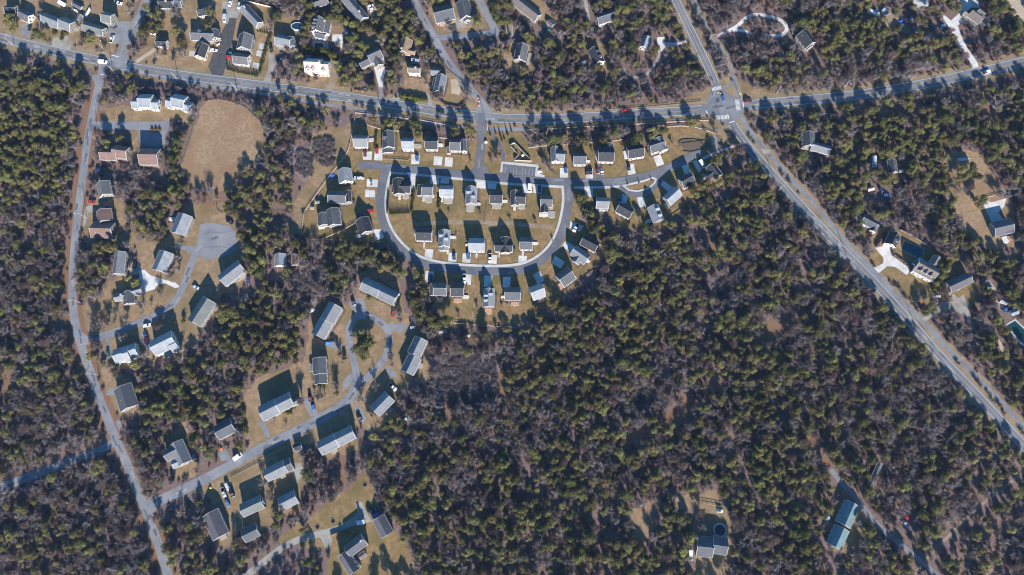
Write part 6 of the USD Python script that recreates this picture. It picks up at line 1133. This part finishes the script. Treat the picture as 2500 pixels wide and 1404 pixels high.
pine_y = crown_at(YARD_PINE, 5.5); bare_y = crown_at(YARD_BARE, 4.0)
def clear(p, r): g = unary_union([ROADU, FOOTU.buffer(.4), DRVU]).buffer(r); shapely.prepare(g); return p[~shapely.contains_xy(g, p[:, 0], p[:, 1])]
pine_y, bare_y = clear(pine_y, 1.0), clear(bare_y, .4)
def apart(p, q, r):
    from scipy.spatial import cKDTree
    return p if not len(q) else p[cKDTree(q).query(p)[0] > r]
pine_w = apart(scatter(11, 4.3, KEEP_P, 0, 1.35, 1.08), pine_y, 3.0)
bare_w = apart(scatter(12, 3.5, KEEP, 1, .8, 1.05), np.vstack([bare_y, pine_y]), 2.4); bare_w = apart(bare_w, pine_w, 2.2)
SUNNY = unary_union([ROADU, DRVU, FOOTU]).buffer(.2).difference(line(SWR[:-1], 9)); shapely.prepare(SUNNY)
pine_w, bare_w = shaded_road(pine_w, 15, .22, 5, SUNNY), shaded_road(bare_w, 11, .10, 6, SUNNY)
GRASSY = unary_union([LAWNU, CLEARU]); shapely.prepare(GRASSY)
pine_w, bare_w = shaded_road(pine_w, 13, .78, 7, GRASSY), shaded_road(bare_w, 10, .35, 8, GRASSY)
tq = THICKET; bare_w = bare_w[~shapely.contains_xy(tq, bare_w[:, 0], bare_w[:, 1])]
shrub_w = scatter(13, 2.8, KEEP_S, 1, .5, .8)
trng = np.random.default_rng(14); b = tq.bounds; tp_ = np.c_[trng.uniform(b[0], b[2], 60000), trng.uniform(b[1], b[3], 60000)]; tp_ = tp_[shapely.contains_xy(tq, tp_[:, 0], tp_[:, 1])]
shrub_w = shrub_w[~shapely.contains_xy(tq, shrub_w[:, 0], shrub_w[:, 1])]; thick_w = tp_[:: max(1, len(tp_) // 750)]

# ------------------------------------------------------------------ landmarks for telling trees apart
MARKS = [(k, c) for k, c in HOUSES]
for k, x, y in (('crossroads', 1765, 262), ('round tan field', 548, 350), ('planted traffic island', 1560, 458), ('oval turnaround island', 888, 845), ('cul-de-sac bulb', 535, 588), ('white shell loop drive', 1850, 62), ('bare tan meadow', 1570, 1270), ('drainage basin by the crossroads', 1695, 355), ('long east lawn', 2420, 440), ('bright white drive', 2185, 640), ('lilac thicket in the mid-south', 1150, 930), ('sandy clearing in the big wood', 1885, 800), ('orange clearing in the big wood', 1665, 1005), ('narrow orange clearing in the wood', 1555, 1060), ('west road and south-western road junction', 275, 1078), ('west road bend', 177, 720), ('purple scrub patch by the estate', 745, 400), ('pale scrub beside the estate fence', 780, 470), ('fork of the worn street and west road', 360, 1235), ('riding ring', 2480, 25), ('north-eastern dirt yard', 2165, 50), ('mouth of the shell drive in the east', 2378, 165), ('boat on the east lawn', 2350, 391), ('big pale bare tree by the diagonal road', 2105, 712), ('lane end in the south-east wood', 2230, 1355), ('red car on the main road', 1527, 272), ('pine wood by the west edge', 60, 420), ('wood corner in the far south-west', 60, 1320), ('southern end of the west road', 405, 1390), ('small southern basin', 1150, 840), ('gravel drive in the east', 2330, 765), ('small estate car park', 1270, 420), ('estate entrance', 1177, 318)):
    MARKS.append((k, at(np.array([x, y], float))))
MC = np.array([c for _, c in MARKS]); OCT = ['east', 'north-east', 'north', 'north-west', 'west', 'south-west', 'south', 'south-east']; ORD = ['nearest', 'second', 'third', 'fourth', 'fifth', 'sixth', 'seventh', 'eighth']
def choose(p, most, noun):
    d = np.linalg.norm(p[:, None] - MC[None], axis=-1); m = d.argmin(1); dm = d.min(1); v = p - MC[m]; o = (np.round(np.degrees(np.arctan2(v[:, 1], v[:, 0])) / 45).astype(int)) % 8
    q = px_of(p); inside = (q[:, 0] > 5) & (q[:, 0] < 2495) & (q[:, 1] > 5) & (q[:, 1] < 1399); cells = {}
    for i in np.argsort(dm):
        if inside[i]: cells.setdefault((m[i], o[i]), []).append(i)
    cand = [(r, dm[i], i, key) for key, ids in cells.items() for r, i in enumerate(ids[:6])]; cand.sort(key=lambda c: (c[0] // 2, c[1] + c[0] * 6)); out = []
    for r, dd, i, (mm, oo) in cand[:most]: out.append((i, (f'{noun} {ORD[r]} to the' if len(MARKS[mm][0].split()) < 9 else f'{noun} {ORD[r]}') + f' {OCT[oo]} of the {MARKS[mm][0]}'))
    return out
def plant(name, kind, cat, i, p, s, rot, label, group):
    src = CLASSES.setdefault((kind, i), None)
    if src is None:
        src = f'/World/{kind}_form_{i + 1:03d}'; stage.CreateClassPrim(src); define_plant(src, kind, i); CLASSES[(kind, i)] = src
    return thing(name, label, cat, (p[0], p[1], 0), rot, (s, s, s * 1.0), group, None, src)
CLASSES = {}
def mass(name, kind, p, rng, smin, smax, label, forms=None):
    forms = forms or list(range(len(KINDS[kind]))); base = numbered('/World/' + name); pi = UsdGeom.PointInstancer.Define(stage, base); tg = []
    for j in forms: path = f'{base}/{kind}_form_{j + 1:03d}'; UsdGeom.Xform.Define(stage, path); define_plant(path, kind, j); tg.append(Sdf.Path(path))
    pi.CreatePrototypesRel().SetTargets(tg); n = len(p); a = rng.uniform(0, 2 * math.pi, n); s = rng.uniform(smin, smax, n)
    pi.CreateProtoIndicesAttr(Vt.IntArray.FromNumpy(rng.integers(0, len(forms), n).astype(np.int32))); pi.CreatePositionsAttr(Vt.Vec3fArray.FromNumpy(np.c_[p, np.zeros(n)].astype(np.float32)))
    pi.CreateOrientationsAttr(Vt.QuathArray([Gf.Quath(float(math.cos(x / 2)), 0, 0, float(math.sin(x / 2))) for x in a])); pi.CreateScalesAttr(Vt.Vec3fArray.FromNumpy(np.c_[s, s, s * rng.uniform(.85, 1.15, n)].astype(np.float32)))
    say(pi.GetPrim(), label, None, None, 'stuff')
rg = np.random.default_rng(77)
pines = np.vstack([pine_y, pine_w]); pick = choose(pines, 298, 'olive pine'); ids = {i for i, _ in pick}
for i, lab in pick: plant('pine_tree', 'pine', 'tree', int(rg.integers(0, 9)), pines[i], rg.uniform(.95, 1.25), rg.uniform(0, 360), lab, 'single olive pines')
mass('pine_wood', 'pine', pines[[i for i in range(len(pines)) if i not in ids]], rg, .5, 1.15, 'olive pine wood filling the land between houses and roads')
bares = np.vstack([bare_y, bare_w]); pick = choose(bares, 298, 'leafless tree'); ids = {i for i, _ in pick}
for i, lab in pick: plant('bare_tree', 'bare', 'tree', int(rg.integers(0, 8)), bares[i], rg.uniform(.8, 1.2), rg.uniform(0, 360), lab, 'single leafless trees')
mass('bare_wood', 'bare', bares[[i for i in range(len(bares)) if i not in ids]], rg, .6, 1.15, 'leafless grey-lilac woodland between the pines')
mass('undergrowth', 'shrub', shrub_w, rg, .45, 1.05, 'low leafless brown and lilac undergrowth')

mass('thicket', 'shrub', thick_w, rg, .4, .85, 'low grey-lilac twig thickets in the open patches', [1, 3])

# rows and hedges
def row(pts, n, name, kind, cat, label, group, s=1.0, z=1.5):
    g = LineString(crown_at(pts, z))
    for k in range(n):
        p = g.interpolate((k + .5) / n, True).coords[0]; plant(name, kind, cat, int(rg.integers(0, 3)), p, s * rg.uniform(.85, 1.15), rg.uniform(0, 360), label, group)
row([(552, 166), (590, 176), (630, 184)], 12, 'cone_tree', 'cone', 'tree', 'slim dark cone tree in the row by the main road below the white-walled house', 'cone trees by the main road')
row([(625, 73), (654, 79)], 5, 'cone_tree', 'cone', 'tree', 'slim cone tree in the short row above the tall mauve-roofed house', 'cone trees above the patios', .7)
row([(662, 82), (650, 112), (640, 150), (632, 180)], 22, 'hedge_shrub', 'round', 'shrub', 'green clipped shrub in the slanting row beside the paved patios', 'shrubs of the slanting row', 1.15)
row([(948, 466), (944, 520)], 12, 'cone_tree', 'cone', 'tree', "small dark cone tree along the inside of the loop's west leg", 'cone trees of the west leg', .62)
row([(950, 520), (1000, 518)], 12, 'cone_tree', 'cone', 'tree', 'small dark cone tree in the row behind the cross-gabled charcoal cottage', 'cone trees behind the charcoal cottage', .8)
row([(1011, 462), (1007, 490), (1004, 518)], 10, 'hedge_shrub', 'round', 'shrub', 'dark shrub in the hedge row between the two western inner cottages', 'western inner hedge shrubs', 1.0)
row([(1074, 480), (1071, 508)], 7, 'hedge_shrub', 'round', 'shrub', 'dark shrub in the short hedge row west of the pergola deck', 'hedge shrubs by the pergola', 1.2)
row([(919, 318), (914, 362)], 10, 'hedge_shrub', 'round', 'shrub', 'dark shrub in the hedge row between the first two north row cottages', 'north row hedge shrubs', .9)
row([(1190, 330), (1212, 322), (1223, 330), (1226, 345), (1245, 318), (1256, 318)], 7, 'cone_tree', 'cone', 'tree', 'small dark young conifer on the grass beside the curving footpath', 'young conifers by the footpath', .9)
for x, y, lab in ((1532, 450, 'western'), (1560, 446, 'middle'), (1590, 440, 'eastern')):
    plant('cone_tree', 'cone', 'tree', 1, at(np.array([x, y], float)), .6, 0, f'{lab} small conifer on the planted island', None)
row([(948, 252 - 20), (985, 240)], 1, 'round_shrub', 'round', 'shrub', 'round shrub beside the gravel drive mouth', None)
BUSH = ['western of two round bushes before the long stepped house', 'eastern of two round bushes before the long stepped house', 'southernmost round bush on the long stepped house forecourt', 'western dark round bush before the long two-step house', 'eastern dark round bush before the long two-step house', 'small round bush by the kerb of the long two-step house', 'western round bush below the pale two-part block', 'eastern round bush below the pale two-part block', 'eastern round bush at the end of the block south-west of the oval', 'western round bush at the end of the block south-west of the oval', 'brown round bush beside the cottage with two side wings', 'round bush at the west corner of the weathered grey block',
    'round bush beside the hedge of the dormered estate', 'round dark bush on the pale concrete drive corner in the east', 'round conifer bush at the south-east of the cottage lawn by the main road', 'lone dark bush on the lawn north of the pale two-part block', 'round bush on the east lawn below the pines', 'round bush beside the white-roofed eastern shed']
for n_, (x, y) in enumerate(YARD_ROUND):
    p = at(np.array([x, y], float), 1.0); d = np.linalg.norm(MC - p, axis=1); m = d.argmin(); v = p - MC[m]; o = int(round(math.degrees(math.atan2(v[1], v[0])) / 45)) % 8
    plant('round_shrub', 'round', 'shrub', n_ % 3, p, 1.9 if n_ < 12 else 1.5, n_ * 40, BUSH[n_], None)
def hedge(pts, w, h, label, m='hedge_leaf', name='hedge', sz=.3, seed=0, cat='hedge'):
    g = LineString(crown_at(pts, h * .6)); rng = np.random.default_rng(900 + seed); n = max(3, int(g.length / (w * .38))); cs = np.array([g.interpolate(i / (n - 1), True).coords[0] for i in range(n)]); c0 = cs.mean(0)
    cs = np.vstack([np.c_[cs - c0 + rng.normal(size=cs.shape) * w * .1, np.full(n, h * zz) + rng.normal(size=n) * h * .06] for zz in (.35, .7)])
    t = thing(name, label, cat, (*c0, 0)); leafmesh(str(t.GetPath()) + '/foliage', tufts(rng, cs, np.full(len(cs), w * .55), 70 / sz * .3, sz), m)
    part(t, 'stems', MB().tube((cs[0][0], cs[0][1], 0), (cs[0][0], cs[0][1], h * .5), .06).tube((cs[n - 1][0], cs[n - 1][1], 0), (cs[n - 1][0], cs[n - 1][1], h * .5), .06).mesh, 'bark')
hedge([(748, 124), (790, 126), (820, 138)], 4.6, 3.6, 'tall yellow-green hedge behind the large pink house', seed=1)
hedge([(1000, 238), (1038, 243)], 3.0, 2.0, 'clipped green hedge along the main road by the conifer plot', seed=2)
hedge([(978, 234), (1002, 237)], 2.6, 2.0, 'green hedge end beside the gravel drive mouth', seed=3)
hedge([(1204, 10), (1212, 40), (1222, 54), (1248, 50)], 4.5, 3.4, 'long dark green hedge beside the pale street end', 'pine_needles', seed=4)
hedge([(2316, 640), (2300, 668), (2282, 702)], 3.0, 4.0, 'tall green hedge screening the dormered estate from the east', seed=5)
hedge([(796, 36), (830, 42), (868, 56), (900, 68)], 5.0, 4.0, 'tall pine hedge below the very long pale-roofed house', 'pine_needles', seed=6)
hedge([(594, 1005), (590, 1030), (600, 1055)], 2.6, 2.2, 'straggly green hedge beside the cluttered yard', 'pine_needles', seed=7)
hedge([(2160, 570), (2140, 600)], 1.6, 1.2, 'brown leafless hedge behind the bright drive', 'twig_brown', seed=8)
hedge([(2178, 604), (2184, 624), (2224, 652)], 1.6, 1.0, 'curved low brown hedge along the bright drive', 'twig_brown', seed=9)
hedge([(1052, 222), (1068, 240), (1090, 256), (1120, 262), (1140, 246)], 1.2, .8, 'thin brown clipped border round the cottage lawn', 'twig_brown', seed=10)
for i, (x, y) in enumerate([(870, 221), (878, 222), (886, 222), (894, 222), (902, 222), (911, 223)]):
    p = at(np.array([x, y], float)); t = thing('straw_clump', 'orange-tan straw clump in the row beside the white drive apron', 'grass clump', (*p, 0), i * 50, group='straw clumps by the apron')
    leafmesh(str(t.GetPath()) + '/blades', tufts(np.random.default_rng(950 + i), np.array([[0, 0, .5], [.5, .1, .4], [-.5, 0, .4]]), [.8, .7, .7], 140, .22), 'dry_leaf')
for i, (x, y) in enumerate([(1124, 317), (1130, 324), (1138, 322), (1143, 330), (1150, 326), (1146, 338), (1155, 340), (1135, 312), (1148, 316), (1156, 322)]):
    p = at(np.array([x, y], float)); t = thing('ornamental_grass', 'dry tan ornamental grass clump on the bank west of the entrance road', 'grass clump', (*p, 0), i * 50, group='ornamental grasses by the entrance')
    leafmesh(str(t.GetPath()) + '/blades', tufts(np.random.default_rng(970 + i), np.array([[0, 0, .7], [.3, .1, .6]]), [.8, .7], 120, .2), 'dry_leaf')

for i, (x, y, w) in enumerate([(1098, 470, 'between the pergola cottage and the long-ridged cottage'), (1098, 522, 'south of the pergola deck'), (1172, 520, 'on the inner lawn below the long-ridged cottage'), (1246, 540, 'at the middle of the inner lawn'), (1308, 545, 'on the inner lawn toward the loop corner'), (1115, 578, 'beside the side-stepped cottage'), (1200, 575, 'between the porch cottage and the cross-gabled cottage'), (1165, 750, 'west of the pale long-ridged cottage deck'), (1227, 750, 'between two red decks of the outer south row'), (1350, 590, 'inside the east bend'), (1120, 772, 'at the south fence of the estate lawn'), (1150, 395, 'west of the entrance road end'), (1446, 372, 'between the two charcoal cottages of the north-east row'), (1520, 362, 'between the slate cottage and its eastern neighbour'), (1570, 346, 'between two cottages at the north-east'), (1640, 350, 'north-west of the drainage basin'), (908, 452, 'on the grass north of the two west leg pads'), (866, 500, 'between two cottages west of the loop'), (345, 690, 'south of the shell drive'), (372, 745, 'on the cul-de-sac lawn below the shell drive'), (430, 790, 'inside the bend of the cul-de-sac street'), (700, 1040, 'before the long two-step house'), (770, 960, 'beside the two pickup trucks'), (900, 690, 'before the pale two-part block')]):
    plant('sapling', 'bare', 'tree', i % 8, at(np.array([x, y], float)), .42, i * 53, 'thin bare sapling ' + w, None)
for x, y, w in ((372, 317, 'western'), (381, 316, 'middle'), (390, 317, 'eastern')): plant('round_shrub', 'round', 'shrub', 1, at(np.array([x, y], float)), 1.0, x, f'{w} small shrub on the car park planter island', None)

frng = np.random.default_rng(31); est = [f for f in FOOT if f.area > 35 and (inner.buffer(60).contains(f.centroid))]
BLOCK = unary_union([FOOTU, HARD]); shapely.prepare(BLOCK)
for k in range(64):
    f = est[int(frng.integers(0, len(est)))].buffer(.9); p = np.array(f.exterior.interpolate(frng.uniform(0, 1), True).coords[0])
    if not shapely.contains_xy(BLOCK, p[0], p[1]): plant('foundation_shrub', 'round', 'shrub', k % 3, p, frng.uniform(.4, .75), k * 37, f'small foundation shrub against the {HOUSES[int(np.argmin([np.linalg.norm(c - p) for _, c in HOUSES]))][0]}', 'foundation shrubs of the estate cottages')
